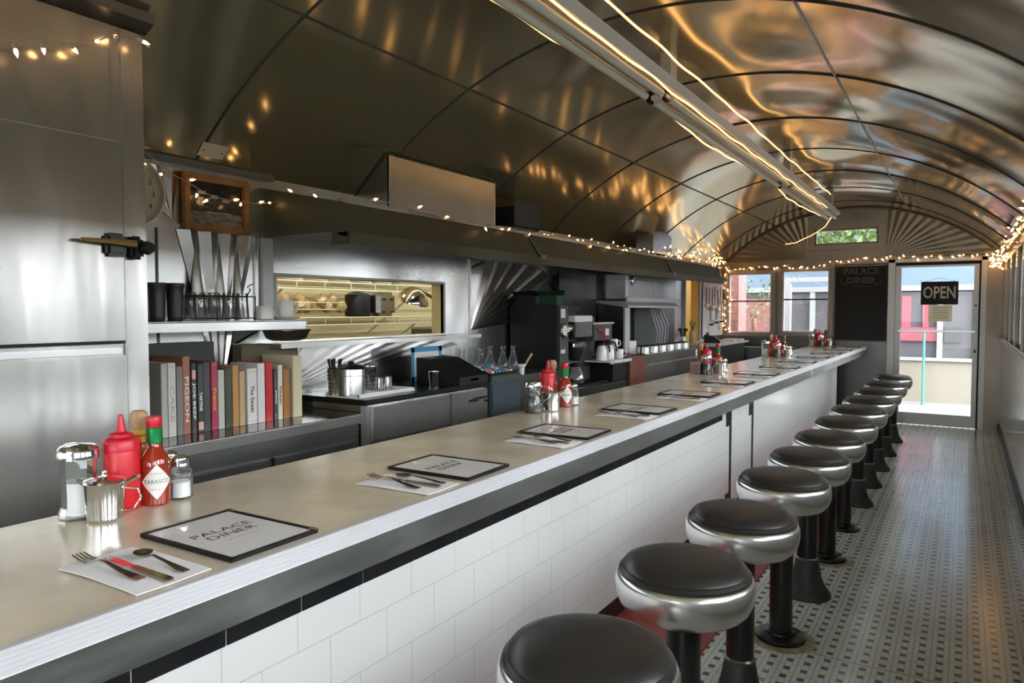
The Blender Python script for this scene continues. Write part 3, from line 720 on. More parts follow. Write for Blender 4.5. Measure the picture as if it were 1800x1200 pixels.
# ================================================================== REFRIGERATOR (walk-in front) at the near left
FX=-2.62; FY=1.553
t=thing('walk_in_refrigerator','tall brushed steel refrigerator with brass latch at the left edge','refrigerator',(0,0,0))
b=MB(); b.box(XL,FX-.012,-1.4,FY,0,2.60,.002); b.build('body','fridge',t,smooth=False)
pe=ox(214,400,FX)[0]
b=MB(); b.box(FX-.012,FX+.002,pe+.006,FY+.001,.0,2.57,.003); b.build('corner_post','fridge',t,smooth=False)
zt=ox(212,250,FX)[1]; zb=ox(212,598,FX)[1]
b=MB(); b.box(FX-.012,FX+.012,.2,pe,zb,zt-.004,.004); dr=b.build('upper_door','fridge',t,smooth=False)
b=MB(); b.box(FX-.012,FX-.002,.2,ox(193,100,FX)[0],zt+.002,2.56); b.build('upper_panel','fridge',t,smooth=False)
b=MB(); b.box(FX-.012,FX-.004,ox(194,100,FX)[0],pe+.012,zt+.002,2.56); b.build('upper_filler','fridge',t,smooth=False)
z1=ox(200,612,FX)[1]; z2=ox(200,622,FX)[1]
b=MB(); b.box(FX-.012,FX+.004,.2,pe,zb-.012,zb-.001); b.build('door_gasket','black',t,smooth=False)
b=MB(); b.box(FX-.012,FX+.006,.2,pe-.01,z2,z1,.002); b.build('middle_rail','alu',t,smooth=False)
b=MB(); b.box(FX-.012,FX+.004,.2,pe+.006,0.08,z2-.006,.004); b.build('lower_door','fridge',t,smooth=False)
b=MB(); 
zc1=ox(248,50,FX)[1]
b.prism([(FX-.01,zc1-.02),(FX+.05,zc1+.01),(FX+.055,zc1+.045),(FX-.01,zc1+.03)],'y',-1.4,FY+.02); b.build('top_angle','steel_dark',t,smooth=False)
# latch
hy,hz=ox(205,428,FX)
b=MB(); b.box(FX+.012,FX+.04,hy-.055,hy+.02,hz-.05,hz+.035,.012); b.build('latch_plate','blackgloss',t)
b=MB(); b.tube([(FX+.05,hy-.15,hz+.002),(FX+.055,hy-.02,hz),(FX+.055,hy+.04,hz-.002)],[.006,.012,.014]); b.build('brass_pull','brass',t)
b=MB(); b.box(FX+.004,FX+.04,hy+.035,hy+.085,hz-.055,hz+.03,.012); b.lathe([(.02,0),(.026,.01),(.02,.03)],n=16,mt=T4(FX+.04,hy+.085,hz-.012)@R4('Y',PI/2)); b.build('strike','black',t)
# ================================================================== BACK BAR
BX=-2.6
def cabinet(name,lab,y0,y1,ztop,front=BX,top='steel_dark',body='steel_dark',th=.045,panels=2,back=XL+.01,over=.0):
    t=thing(name,lab,'cabinet',((back+front)/2,(y0+y1)/2,0)); cx=(back+front)/2; cy=(y0+y1)/2
    def bx(b,x0,x1,a,c,z0,z1,bv=0): b.box(x0-cx,x1-cx,a-cy,c-cy,z0,z1,bv)
    b=MB(); bx(b,back,front-.03,y0,y1,.0,ztop-th); b.build('body',body,t,smooth=False)
    b=MB(); bx(b,back,front+over,y0,y1,ztop-th,ztop,.004); b.build('top',top,t,smooth=False)
    w=(y1-y0)/panels
    for i in range(panels):
        b=MB(); bx(b,front-.03,front-.012,y0+i*w+.012,y0+(i+1)*w-.012,.1,ztop-th-.09,.004); b.build('door',body,t,smooth=False)
    return t,bx
M['topdark']=mat('dark_polished_top',(.10,.085,.07),.12,.6,bump=.05,bscale=5,rvar=.05)
t,bx=cabinet('book_shelf_cabinet','worn steel cabinet with dark polished top under the row of cookbooks',FY+.004,2.672,1.02,top='topdark')
b=MB(); bx(b,BX,BX+.006,FY+.004,2.672,.972,1.018,.002); b.build('front_edge','steel',t,smooth=False)
zsh=1.02
t,bx=cabinet('work_counter_cabinet','steel drawer cabinet with black top holding the utensil tray',2.69,3.835,1.085,top='blackgloss',body='steel',panels=1,th=.03)
for c in list(kids(t)):
    if c.name.startswith('door'): bpy.data.objects.remove(c)
b=MB(); bx(b,BX-.03,BX-.006,2.76,3.42,.86,1.045,.003); b.build('drawer','steel',t,smooth=False)
b=MB(); bx(b,BX-.03,BX-.02,2.76,3.42,.2,.855); b.build('recess_shade_plate','dark',t,smooth=False)  # solid dark plate; the recess's shade is put into its colour
b=MB(); bx(b,BX-.03,BX-.004,3.44,3.82,.2,1.045,.003); dd=b.build('door','steel',t,smooth=False)
b=MB(); bx(b,BX-.004,BX+.012,3.66,3.80,.985,1.0,.004); bx(b,BX-.004,BX+.02,3.62,3.69,.975,.99,.004); bx(b,BX-.004,BX+.01,3.79,3.81,.96,.975,.003); b.build('latch','black',dd)
# ---- books (placed on the cabinet from their seen spine edges)
BKX=-2.79
books=[ # x left,x right at foot, top y, colour, depth, label, lettering
(266,277,630,(.03,.03,.032),.20,'dark grey slim cookbook at the left end of the row',None),
(285,296,629,(.44,.43,.37),.20,'pale grey-green cookbook second from the left',None),
(297,311,628,(.62,.58,.55),.20,'off white cookbook with pale lettering',('CAKE',.5,'fade')),
(312,323,634,(.20,.18,.17),.19,'dark patterned thin cookbook beside the rust coloured one',None),
(323,336,617,(.36,.13,.08),.22,'tall rust red cookbook lettered in white',('PIGEON',.62,'signwhite')),
(338,347,628,(.035,.035,.035),.20,'black cookbook with white title and pink patch',('JOE·BEEF',.75,'signwhite')),
(349,359,630,(.04,.045,.042),.19,'black narrow cookbook with small white lettering',('TARTINE',.3,'signwhite')),
(359,371,627,(.05,.055,.05),.20,'charcoal cookbook beside the crimson one',None),
(373,384,626,(.42,.035,.085),.20,'crimson cookbook with yellow lettering',('France',.45,'yellow')),
(385,396,641,(.50,.51,.45),.18,'pale green grey cookbook with dark branches',None),
(397,409,638,(.05,.06,.035),.18,'black cookbook with yellow pattern',None),
(410,421,633,(.46,.24,.08),.18,'orange brown cookbook',None),
(422,432,643,(.50,.33,.16),.17,'light tan wooden coloured cookbook',None),
(436,453,639,(.68,.65,.62),.19,'wide white cookbook with handwritten style title',('The Sweet',.62,'ink')),
(454,467,630,(.66,.61,.61),.20,'plain pinkish white cookbook beside the bright red one',None),
(468,481,628,(.50,.012,.02),.20,'bright red cookbook',None),
(483,489,640,(.05,.07,.08),.18,'thin dark blue cookbook with white letters PDX',('PDX',.3,'signwhite')),
(490,498,633,(.66,.60,.46),.19,'slim cream cookbook with black script title',('Kitchen',.45,'ink')),
(499,510,639,(.34,.14,.03),.18,'brown orange cookbook',None),
(516,532,617,(.60,.53,.34),.23,'tall cream cookbook at the right end of the row',None)]
for i,(xa,xb,yt,colr,dep,lab,let) in enumerate(books):
    ya=ox(xa,740,BKX)[0]; yb=ox(xb,740,BKX)[0]; yfoot=759-(xa-287)*.1504
    if xa<285: ya=FY+.02+.001; yb=ya+.028
    hz_=ox((xa+xb)/2,yt,BKX)[1]-ox((xa+xb)/2,yfoot,BKX)[1]
    wdt=yb-ya-.0015; M['bk%d'%i]=mat('book_cover',colr,.45,coat=.2)
    t=thing('cookbook',lab+', standing on the steel cabinet','book',(BKX,ya+wdt/2,zsh+.0008),0,'cookbooks in a row on the steel cabinet')
    h=wdt/2
    b=MB(); b.box(-dep,-.004,-h,-h+.002,0,hz_); b.box(-dep,-.004,h-.002,h,0,hz_); b.box(-.004,0,-h,h,0,hz_,.0012); b.build('cover','bk%d'%i,t,smooth=False)
    b=MB(); b.box(-dep+.005,-.005,-h+.0022,h-.0022,.003,hz_-.003); b.build('pages','label',t,smooth=False)
    if let:
        s,fr,mm=let; text(s,min(wdt*.72,.03),mm,t,(.0006,0,hz_*.45),(0,0,-1),(0,1,0),ext=.0002,sx=max(.6,min(2.5,fr*hz_/(len(s)*.62*min(wdt*.72,.03)))),bold=.0004)
    if i in (5,): b=MB(); b.box(.0002,.0007,-h+.003,h-.003,hz_*.77,hz_*.9); b.build('spine_patch','pkt',t,smooth=False)
    if i in (6,): b=MB(); b.box(.0002,.0007,-h+.001,h-.001,.01,.045); b.build('spine_patch','pkt',t,smooth=False)
    if i in (13,8,2): 
        b=MB(); b.box(.0002,.0006,-h+.004,h-.004,.012,.014); b.box(.0002,.0006,-h+.004,h-.004,hz_-.016,hz_-.013); b.build('spine_rule','fade',t,smooth=False)
# dark box behind the books
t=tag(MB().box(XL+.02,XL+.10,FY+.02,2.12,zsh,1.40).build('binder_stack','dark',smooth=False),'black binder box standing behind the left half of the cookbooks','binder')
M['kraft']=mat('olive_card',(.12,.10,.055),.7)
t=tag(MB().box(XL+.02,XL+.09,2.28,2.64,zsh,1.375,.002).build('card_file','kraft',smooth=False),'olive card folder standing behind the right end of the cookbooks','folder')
# ---- sunburst wall sheets
gs='sunburst steel sheets on the kitchen wall'
def rectfan(y0,y1,z0,z1,c,n,top=True,nm='sunburst_sheet',lab='',d=.018,a0=None):
    rays=[(y0+(y1-y0)*i/n,z1) for i in range(n+1)]
    if a0: rays=[(y0,z0+(z1-z0)*j/3) for j in range(3)]+rays
    o=fan(nm,c,rays,'x',XL,d,'sunburst2'); tag(o,lab,'metal panel',gs)
rectfan(2.0,2.44,1.50,1.93,(2.22,1.1),4,lab='fluted sunburst steel sheet behind the glass rack',d=.03)
# tall flutes: narrow pointed cones behind rack
for j,(y0,y1) in enumerate(((2.04,2.13),(2.17,2.245),(2.28,2.345))):
    b=MB(); zt_=1.915-.02*j
    n=8
    for i in range(n):
        a=PI*i/n; c=PI*(i+1)/n; ym=(y0+y1)/2; h=(y1-y0)/2
        b.face([(XL+.03+.03*math.sin(a),ym-h*math.cos(a),1.515),(XL+.03+.03*math.sin(c),ym-h*math.cos(c),1.515),(XL+.03,ym,zt_)])
    bmesh.ops.remove_doubles(b.bm,verts=b.bm.verts,dist=1e-5)
    tag(b.build('fluted_cone','sunburst2'),'pointed steel flute pressed in the wall sheet behind the glass rack, %s of three'%('leftmost','middle','rightmost')[j],'metal panel','pointed flutes behind the glass rack')
o=fan('sunburst_sheet',(4.36,1.40),[(4.36,1.86),(4.55,1.93),(4.75,1.93),(4.95,1.93),(5.2,1.93),(5.45,1.90),(5.6,1.8),(5.6,1.62),(5.6,1.5)],'x',XL,.035,'sunburst2'); tag(o,'pleated sunburst steel sheet beside the pass-through above the black grinder','metal panel',gs)
o=fan('sunburst_sheet',(2.5,1.08),[(2.75,1.345),(2.9,1.345),(3.05,1.345),(3.2,1.345),(3.35,1.345),(3.55,1.345),(3.8,1.345),(4.05,1.345),(4.2,1.30)],'x',XL,.005,'sunburst2'); tag(o,'pleated sunburst steel backsplash under the pass-through shelf','metal panel',gs)
o=fan('sunburst_sheet',(1.98,1.97),[(1.72,2.2),(1.80,2.21),(1.86,2.21),(1.93,2.21),(2.02,2.21)],'x',XL,.02,'sunburst2'); tag(o,'pleated steel sheet between clock and framed photograph','metal panel',gs)
# wall trims
b=MB(); b.box(XL,XL+.03,1.56,2.55,2.225,2.26,.004); struct(b.build('trim_50','steel_dark',smooth=False))
b=MB(); b.box(XL,XL+.012,1.56,2.52,1.935,1.955,.003); struct(b.build('trim_51','steel',smooth=False))
for i,y in enumerate((1.90,2.43,4.34)):
    b=MB(); b.box(XL,XL+.012,y,y+.02 if i else y+.006,1.39 if i<2 else 1.1,1.93,.003); struct(b.build('trim_%d'%(52+i),'steel' if i else 'steel_dark',smooth=False))
b=MB(); b.box(XL,XL+.02,2.47,2.545,1.48,1.93,.004); struct(b.build('trim_55','alu_trim',smooth=False))
# ---- clock
cy,cz=1.768,2.07
t=thing('wall_clock','round wall clock with cream face and steel rim beside the refrigerator','clock',(XL,cy,cz))
RY=R4('Y',PI/2)
b=MB(); b.lathe([(.165,0),(.165,.03),(.157,.05),(.147,.05),(.142,.03)],n=48,cap1=False,mt=RY); b.build('rim','alu',t)
b=MB(); b.lathe([(.143,.025),(.143,.03)],n=48,mt=RY); b.build('dial','clockface',t)
for h_ in range(1,13):
    a=h_*PI/6; text(str(h_),.035,'ink',t,(.0315,.108*math.sin(a),.108*math.cos(a)),(0,1,0),(0,0,1),name='numeral',ext=.0003)
b=MB()
for j in range(60):
    a=j*PI/30; b.box(.031,.032,-.0012,.0012,.13,.138 if j%5 else .14,mt=R4('X',-a))
b.build('minute_track','ink',t,smooth=False)
b=MB(); b.box(.033,.034,-.003,.003,-.02,.075,mt=R4('X',-2.2)); b.box(.035,.036,-.002,.002,-.02,.11,mt=R4('X',.6)); b.build('hands','ink',t,smooth=False)
# ---- framed photograph
y0,z1=ox(320,297,XL+.02); y1,z0=ox(437,413,XL+.02)
ya,za=ox(320,400,XL+.02); yb,zb_=ox(437,322,XL+.02)
pz0=(za+z0)/2-.005; pz1=(z1+zb_)/2
t=thing('framed_photograph','oak framed black and white photograph hanging beside the clock','picture',(XL+.004,(y0+y1)/2,(pz0+pz1)/2)); h=(y1-y0)/2; v=(pz1-pz0)/2
b=MB(); 
for a in ((-h,-h+.035,-v,v),(h-.035,h,-v,v),(-h+.035,h-.035,-v,-v+.035),(-h+.035,h-.035,v-.035,v)): b.box(.0,.03,*a,.004)
b.build('frame','wood',t,smooth=False)
def photo():
    m,nt,bb=newmat('old_street_photo'); tc=_n(nt,'ShaderNodeTexCoord'); sp=_n(nt,'ShaderNodeSeparateXYZ'); nt.links.new(tc.outputs['Object'],sp.inputs[0])
    nz=_n(nt,'ShaderNodeTexNoise'); nz.inputs['Scale'].default_value=45; nz.inputs['Detail'].default_value=4
    mp=_n(nt,'ShaderNodeMapping'); mp.inputs['Scale'].default_value=(1,.6,1.6); nt.links.new(tc.outputs['Object'],mp.inputs[0]); nt.links.new(mp.outputs[0],nz.inputs[0])
    cr=_n(nt,'ShaderNodeValToRGB'); mr=_n(nt,'ShaderNodeMapRange'); mr.inputs[1].default_value=-.13; mr.inputs[2].default_value=.13; nt.links.new(sp.outputs[2],mr.inputs[0])
    e=cr.color_ramp.elements; e[0].color=(.30,.30,.28,1); e[1].color=(.05,.055,.05,1)
    for p,c in ((.32,.30),(.36,.08),(.42,.12),(.60,.13),(.64,.04)):
        q=cr.color_ramp.elements.new(p); q.color=(c,c,c*.95,1)
    nt.links.new(mr.outputs[0],cr.inputs[0]); mx=_n(nt,'ShaderNodeMix',data_type='RGBA',blend_type='MULTIPLY'); mx.inputs[0].default_value=.85
    c2=_n(nt,'ShaderNodeValToRGB'); c2.color_ramp.elements[0].position=.4; c2.color_ramp.elements[1].position=.6; c2.color_ramp.elements[0].color=(.35,.35,.35,1)
    nt.links.new(nz.outputs[0],c2.inputs[0]); nt.links.new(cr.outputs[0],mx.inputs[6]); nt.links.new(c2.outputs[0],mx.inputs[7]); nt.links.new(mx.outputs[2],bb.inputs['Base Color'])
    bb.inputs['Roughness'].default_value=.15; return m
b=MB(); b.box(.004,.01,-h+.03,h-.03,-v+.03,v-.03); b.build('print',photo(),t,smooth=False)
M['pw']=mat('pale_print',(.45,.45,.43),.3)
b=MB()
for (yy_,zz_,w_,h_) in ((-h*.42,v*.36,.02,.008),(-h*.05,v*.26,.018,.008),(h*.3,v*.16,.02,.006),(-h*.5,v*.05,.006,.02),(-h*.42,v*.05,.006,.02),(h*.1,-v*.3,.07,.003)): b.box(.0101,.0108,yy_-w_,yy_+w_,zz_-h_,zz_+h_)
b.build('pale_roofs','pw',t,smooth=False)
# small cream plates screwed at the ceiling edge
PXX=-2.4
while ox(374,264,PXX)[1]<az(PXX)-.004 and PXX>-3.1: PXX-=.005
t=thing('cover_plate','small cream screwed cover plate on the ceiling above the picture','plate',(PXX,ox(374,264,PXX)[0],az(PXX)-.004)); sl=-math.asin((PXX-ACX)/AR)
b=MB(); b.box(-.04,.04,-.07,.07,-.006,0,.002,mt=R4('Y',-sl)); b.build('plate','fixture',t,smooth=False)
b=MB(); b.cyl((0,-.05,-.009),.005,.004,10); b.cyl((0,.05,-.009),.005,.004,10); b.build('screw','ink',t)
# ---- upper shelf for cups
t=thing('cup_shelf','steel wall shelf holding dark tumblers, glass rack and mugs','shelf',(0,0,0))
SZ=1.50
b=MB(); b.box(XL,-2.85,FY+.01,2.535,SZ-.006,SZ); b.box(-2.856,-2.85,FY+.01,2.535,SZ-.045,SZ,.002); b.box(XL,-2.85,2.529,2.535,SZ-.045,SZ); b.build('shelf_board','steel',t,smooth=False)
b=MB(); b.prism([(XL,SZ-.01),(-2.9,SZ-.01),(-2.95,SZ-.05),(XL,SZ-.12)],'y',2.30,2.33); b.build('bracket','steel_dark',t,smooth=False)
# stack of pans hung under the shelf end
t=thing('steel_pan','shallow steel pan slung under the end of the cup shelf','pan',(-2.93,2.47,SZ-.105))
b=MB(); b.lathe([(.07,0),(.10,.012),(.115,.045),(.12,.055),(.11,.055)],n=32); b.build('bowl','steel_dark',t)
b=MB(); b.lathe([(.121,.05),(.124,.053),(.121,.057)],n=32,cap0=False,cap1=False); b.build('rim','steel',t)
# ---- pass-through sill shelf
t=tag(MB().box(XL+.0,-2.95,2.455,4.25,1.352,1.378,.003).build('pass_through_shelf','steel',smooth=False),'narrow steel shelf along the sill of the kitchen pass-through','shelf')
b=MB()
for (a,c,d,e) in ((PT[0]-.02,PT[0],PT[2],PT[3]),(PT[1],PT[1]+.02,PT[2],PT[3]),(PT[0]-.02,PT[1]+.02,PT[3],PT[3]+.015)): b.box(XL-.1,XL+.006,a,c,d,e)
struct(b.build('trim_56','steel_dark',smooth=False))
b=MB(); b.box(XL-.1,XL-.02,PT[1]-.004,PT[1],PT[2],PT[3]); struct(b.build('trim_57','kwall',smooth=False))
# ---- tumblers, rack, glasses, mugs
def make_tumbler(m='darkgrey'):
    t=empty('stacked_tumbler'); b=MB(); b.lathe([(.028,0),(.031,.005),(.037,.15),(.039,.16),(.037,.16),(.033,.02)],n=24); b.build('cup','dk',t,)
    b=MB(); b.lathe([(.0385,.145),(.0405,.148),(.0405,.165),(.0385,.168),(.0355,.166)],n=24,cap0=False,cap1=False); b.build('rim','dk',t); return t
M['dk']=mat('smoked_plastic',(.035,.03,.028),.35)
p=make_tumbler()
spots=[(267,SZ),(298,SZ),(322,SZ)]
pos=[(-2.95,1.79),(-2.95,1.875),(-3.03,1.80)]
for i,(x,y) in enumerate(pos):
    o=p if i==0 else copy_tree(p); o.location=(x,y,SZ+.001)
    tag(o,('dark smoked tumbler beside the refrigerator on the cup shelf','dark smoked tumbler next to the wire glass rack','dark smoked tumbler behind the other two on the cup shelf')[i],'tumbler','dark tumblers on the cup shelf')
t=thing('wire_glass_rack','black wire rack holding upturned clear glasses on the cup shelf','rack',(-2.97,2.10,SZ))
b=MB()
for z in (.012,.115):
    b.tube([(-.07,-.16,z),(.07,-.16,z),(.07,.16,z),(-.07,.16,z)],.003,6,closed=True)
for y in (-.16,-.05,.05,.16):
    b.tube([(.07,y,.004),(.07,y,.115)],.0025,6); b.tube([(-.07,y,.004),(-.07,y,.115)],.0025,6)
b.tube([(.07,.11,.115),(.075,.13,.15),(.075,.11,.16),(.075,.14,.175)],.003,6)
b.build('wire_frame','black',t)
def make_glass():
    t=empty('drinking_glass'); b=MB(); b.lathe([(.033,0),(.032,.004),(.026,.085),(.0265,.12),(.024,.125),(.006,.125)],n=20,cap0=False); b.build('glass_wall','glassware',t); return t
p=make_glass(); n=0
for r_,x in enumerate((-2.94,-3.005)):
    for j in range(4):
        o=p if n==0 else copy_tree(p); o.location=(x,1.985+.077*j,SZ+.006)
        tag(o,'upturned clear glass in the wire rack, %s in its %s row'%(ORD[j],('front','back')[r_]),'glass','upturned glasses in the wire rack'); n+=1
def make_mug():
    t=empty('mug'); b=MB(); b.lathe([(.030,0),(.036,.004),(.040,.02),(.0405,.085),(.0385,.088),(.036,.086),(.035,.01)],n=28); b.build('cup','china',t)
    b=MB(); b.tube([(.039,0,.07),(.058,0,.072),(.068,0,.055),(.064,0,.032),(.040,0,.022)],.0055,8); b.build('handle','china',t); return t
def make_saucer():
    b=MB(); b.lathe([(.035,0),(.045,.002),(.07,.012),(.072,.014),(.06,.012),(.03,.006)],n=28); return b.build('saucer','china')
mg=make_mug(); sc_=make_saucer()
tag(sc_,'white saucer under the front white mug','saucer'); sc_.location=(-2.92,2.46,SZ+.001)
mg.location=(-2.92,2.46,SZ+.014); mg.rotation_euler=(0,0,PI/2-.1); tag(mg,'white mug on a saucer at the end of the cup shelf','mug',group='white mugs')
cb=thing('soup_cup','stout cream soup cup beside the white mug on the shelf','cup',(-2.93,2.335,SZ+.001))
b=MB(); b.lathe([(.035,0),(.045,.006),(.046,.04),(.038,.062),(.036,.07),(.034,.068),(.03,.01)],n=28); b.build('bowl','china',cb)
b=MB(); b.tube([(0,.042,.05),(0,.06,.045),(0,.06,.025),(0,.043,.02)],.005,8); b.build('handle','china',cb)
# ---- kitchen seen through the pass-through
t=thing('wire_wall_shelves','cream painted wire shelves on the kitchen wall behind the pass-through','shelves',(0,0,0))
kx=-3.95
for nm,z in (('upper_shelf',1.755),('lower_shelf',1.495)):
    b=MB(); y0,y1=2.9,5.0
    b.tube([(kx,y0,z),(kx,y1,z)],.006,6); b.tube([(kx,y0,z-.055),(kx,y1,z-.055)],.006,6)
    n=9
    for j in range(n): yj=y0+(y1-y0)*j/(n-1); b.tube([(kx,yj,z-.055),(kx,yj,z)],.005,6); b.tube([(kx,yj,z),(KX+.01,yj,z)],.003,5)
    for j in range(8): b.tube([(kx-.07*j,y0,z-.002),(kx-.07*j,y1,z-.002)],.003,5)
    for yj in (3.3,4.7): b.tube([(kx,yj,z-.055),(KX+.01,yj,z-.4)],.008,6)
    b.build(nm,'kwire',t)
tag(MB().box(kx-.25,kx-.02,2.98,3.28,1.77,1.86,.004).build('coral_box','coral',smooth=False),'coral red box on the top wire shelf in the kitchen','box')
M['canister']=mat('cream_canister',(.55,.46,.26),.5)
for j in range(6):
    tag(MB().lathe([(.07,0),(.075,.01),(.075,.13),(.06,.15)],n=16).build('storage_tub','canister',loc=(kx-.12,3.45+.24*j,1.765)),'cream storage tub on the top wire shelf, %s from the coral box'%ORD[j],'tub','storage tubs on the top wire shelf')
M['onion']=mat('onion_skin',(.50,.36,.15),.4,var=.3,vscale=20)
bk=thing('wire_basket','shallow wire basket of onions and garlic on the kitchen shelf','basket',(kx-.14,3.65,1.505))
b=MB()
for z,r in ((0,.12),(.05,.18),(.1,.22)): b.tube([(r*math.cos(a)*.7,r*1.6*math.sin(a),z) for a in [k_*PI/10 for k_ in range(20)]],.004,5,closed=True)
b.build('wire','kwire',bk)
rg=random.Random(4)
for j in range(9):
    o=MB().lathe([(.006,-.048),(.03,-.038),(.045,-.01),(.043,.02),(.022,.04),(.008,.05),(.006,.062)],n=14).build('onion','onion',loc=(kx-.13+rg.uniform(-.05,.06),3.38+.068*j,1.575+.045*(j%2)))
    o.rotation_euler=(rg.uniform(-.6,.6),rg.uniform(-.6,.6),0)
    tag(o,'yellow onion in the kitchen shelf basket','onion','onions in the kitchen shelf basket')
t=thing('toaster','steel toaster with black levers on the kitchen wire shelf','toaster',(kx-.08,4.35,1.50))
b=MB(); b.box(-.09,.09,-.11,.11,0,.2,.03); b.build('body','steel',t)
b=MB(); b.box(.088,.10,-.06,-.03,.13,.145,.003); b.box(.088,.10,.03,.06,.13,.145,.003); b.cyl((.09,-.05,.03),.012,.012,12); b.cyl((.09,.05,.03),.012,.012,12); b.build('lever','black',t)
t=thing('black_cooking_pot','black pot beside the toaster on the kitchen wire shelf','pot',(kx-.1,4.12,1.50))
b=MB(); b.lathe([(.09,0),(.1,.01),(.1,.16),(.095,.17)],n=24); b.build('body','black',t); b=MB(); b.lathe([(.1,.17),(.06,.19),(.01,.2)],n=24); b.build('lid','darkgrey',t)
t=thing('heat_lamp','steel dome heat lamp hanging inside the pass-through','lamp',(-3.42,4.05,1.64))
b=MB(); b.lathe([(.12,-.03),(.118,-.01),(.08,.05),(.04,.075),(.02,.08)],n=28,cap0=False,mt=R4('Y',.35)); b.build('shade','chrome',t)
b=MB(); b.tube([(0,0,.07),(.02,.16,.02),(.05,.36,-.09),(.05,.37,-.26)],.012,8); b.build('arm','chrome',t)
t=thing('kitchen_range_counter','dark cluttered steel counter at the end of the kitchen','counter',(-3.9,5.4,0))
b=MB(); b.box(-.35,.4,-.4,.5,0,1.38); b.build('body','steel_dark',t,smooth=False); b=MB(); b.box(-.36,.42,-.42,.5,1.38,1.40); b.build('top','steel',t,smooth=False)
for j in range(5):
    tag(MB().lathe([(.04,0),(.05,.01),(.05,.1),(.03,.12),(.012,.13),(.012,.15)],n=16).build('kitchen_jar',('chrome','glassware','black','canister','chrome')[j],loc=(-3.62+.0*j,5.08+.14*j,1.402)),('bright steel jar nearest the pass-through on the range counter','clear glass jar on the range counter','black jar in the middle of the range counter','cream jar on the range counter','bright steel jar at the far end of the range counter')[j],'jar')
# ---- white tray with canister, perforated cylinders, beakers
t=thing('white_tray','white plastic tray holding flatware cylinders on the black top','tray',(-2.78,2.93,1.086))
b=MB(); b.box(-.12,.12,-.235,.235,0,.008,.003); 
for a in ((-.12,-.112,-.225,.225),(.112,.12,-.225,.225),(-.12,.12,-.225,-.217),(-.12,.12,.217,.225)): b.box(*a,.0,.022,.002)
b.build('tray_body','white',t,smooth=False)
cyz=1.095
t=thing('steel_canister','round steel canister with black lid at the left of the white tray','canister',(-2.77,2.765,cyz))
b=MB(); b.lathe([(.072,0),(.075,.004),(.075,.13),(.073,.138),(.073,.142)],n=32); b.build('body','steel',t); b=MB(); b.lathe([(.074,.142),(.076,.147),(.06,.160),(.02,.166),(.015,.180),(.004,.183)],n=32); b.build('lid','black',t)
b=MB(); b.lathe([(.0755,.105),(.0765,.108),(.0755,.112)],n=32,cap0=False,cap1=False); b.build('band','chrome',t)
def make_perf():
    t=empty('flatware_cylinder'); b=MB(); b.lathe([(.032,0),(.035,.002),(.042,.14),(.045,.145),(.040,.144),(.033,.01)],n=28); b.build('cylinder','chrome',t)
    b=MB()
    for r_ in range(6):
        z=.02+r_*.022; R=.0352+.007*z/.14+.0003
        for k_ in range(14):
            a=k_*2*PI/14+(r_%2)*PI/14; b.lathe([(.0042,0),(.0042,.0008)],n=8,mt=R4('Z',a)@T4(R,0,z)@R4('Y',PI/2))
    b.build('punched_hole','black',t,smooth=False); return t
p=make_perf()
for i,(px,lab) in enumerate(((589,'perforated steel flatware cylinder with black handles in it'),(622,'perforated steel flatware cylinder in the middle of the white tray'),(648,'perforated steel flatware cylinder, the emptier one nearest the beakers'))):
    xx=(-2.85,-2.77,-2.79)[i]; y_,_=ox(px,655,xx); o=p if i==0 else copy_tree(p); o.location=(xx,y_,cyz); tag(o,lab,'flatware holder','flatware cylinders on the white tray')
    if i==0: c0=(-2.85,y_)
for j in range(5):
    a=j*1.25; b=MB(); b.tube([(0,0,0),(.006*math.cos(a),.006*math.sin(a),.12),(.02*math.cos(a),.02*math.sin(a),.185)],[.002,.004,.008],6)
    tag(b.build('serving_handle','black',loc=(c0[0]+.016*math.cos(a),c0[1]+.016*math.sin(a),cyz+.008)),'black handled utensil standing in the leftmost flatware cylinder','utensil','black utensils in the leftmost flatware cylinder')
def make_beaker():
    t=empty('steel_beaker'); b=MB(); b.lathe([(.017,0),(.0245,.002),(.025,.02),(.0205,.06),(.020,.075),(.017,.078),(.008,.079)],n=24); b.build('cup','chrome',t); return t
p=make_beaker()
for i,px in enumerate((667,683)):
    y_,_=ox(px,660,-2.78); o=p if i==0 else copy_tree(p); o.location=(-2.78,y_,cyz); tag(o,'small steel jigger cup at the right end of the white tray, %s one'%('left','right')[i],'cup','steel jiggers on the white tray')
# ---- blue taped notice, steel cup
TZ=1.086
y0,_=ox(724,640,-2.95); y1,_=ox(775,640,-2.95); _,z1=ox(750,612,-2.95); _,z0=ox(750,665,-2.95)
t=thing('taped_notice','white notice edged with blue tape standing on the black top','notice',(-2.95,(y0+y1)/2,TZ)); h=(y1-y0)/2; v=z1-TZ; lo=max(.06,z0-TZ)-.05
b=MB(); b.box(-.004,0,-h+.01,h-.01,lo,v); b.build('sheet','paper',t,smooth=False)
b=MB()
for a in ((-h-.006,-h+.022,lo-.01,v+.01),(h-.022,h+.006,lo+.02,v+.01),(-h-.01,h+.01,v-.02,v+.012),(-h-.01,-h+.04,lo-.01,lo+.03)): b.box(.0,.002,*a)
b.build('blue_tape','bluetape',t,smooth=False)
b=MB()
for j in range(6): b.box(.0001,.0008,-h*.6,h*(.5-.15*(j%3)),v-.05-j*.022,v-.046-j*.022)
b.build('print_line','fade',t,smooth=False)
y_,_=ox(763,650,-2.74)
t=thing('steel_cup','ribbed steel cup standing before the blue edged notice','cup',(-2.74,y_,TZ))
b=MB(); b.lathe([(.028,0),(.030,.004),(.038,.085),(.040,.09),(.036,.088),(.03,.01)],n=12); b.build('cup_body','chrome',t)
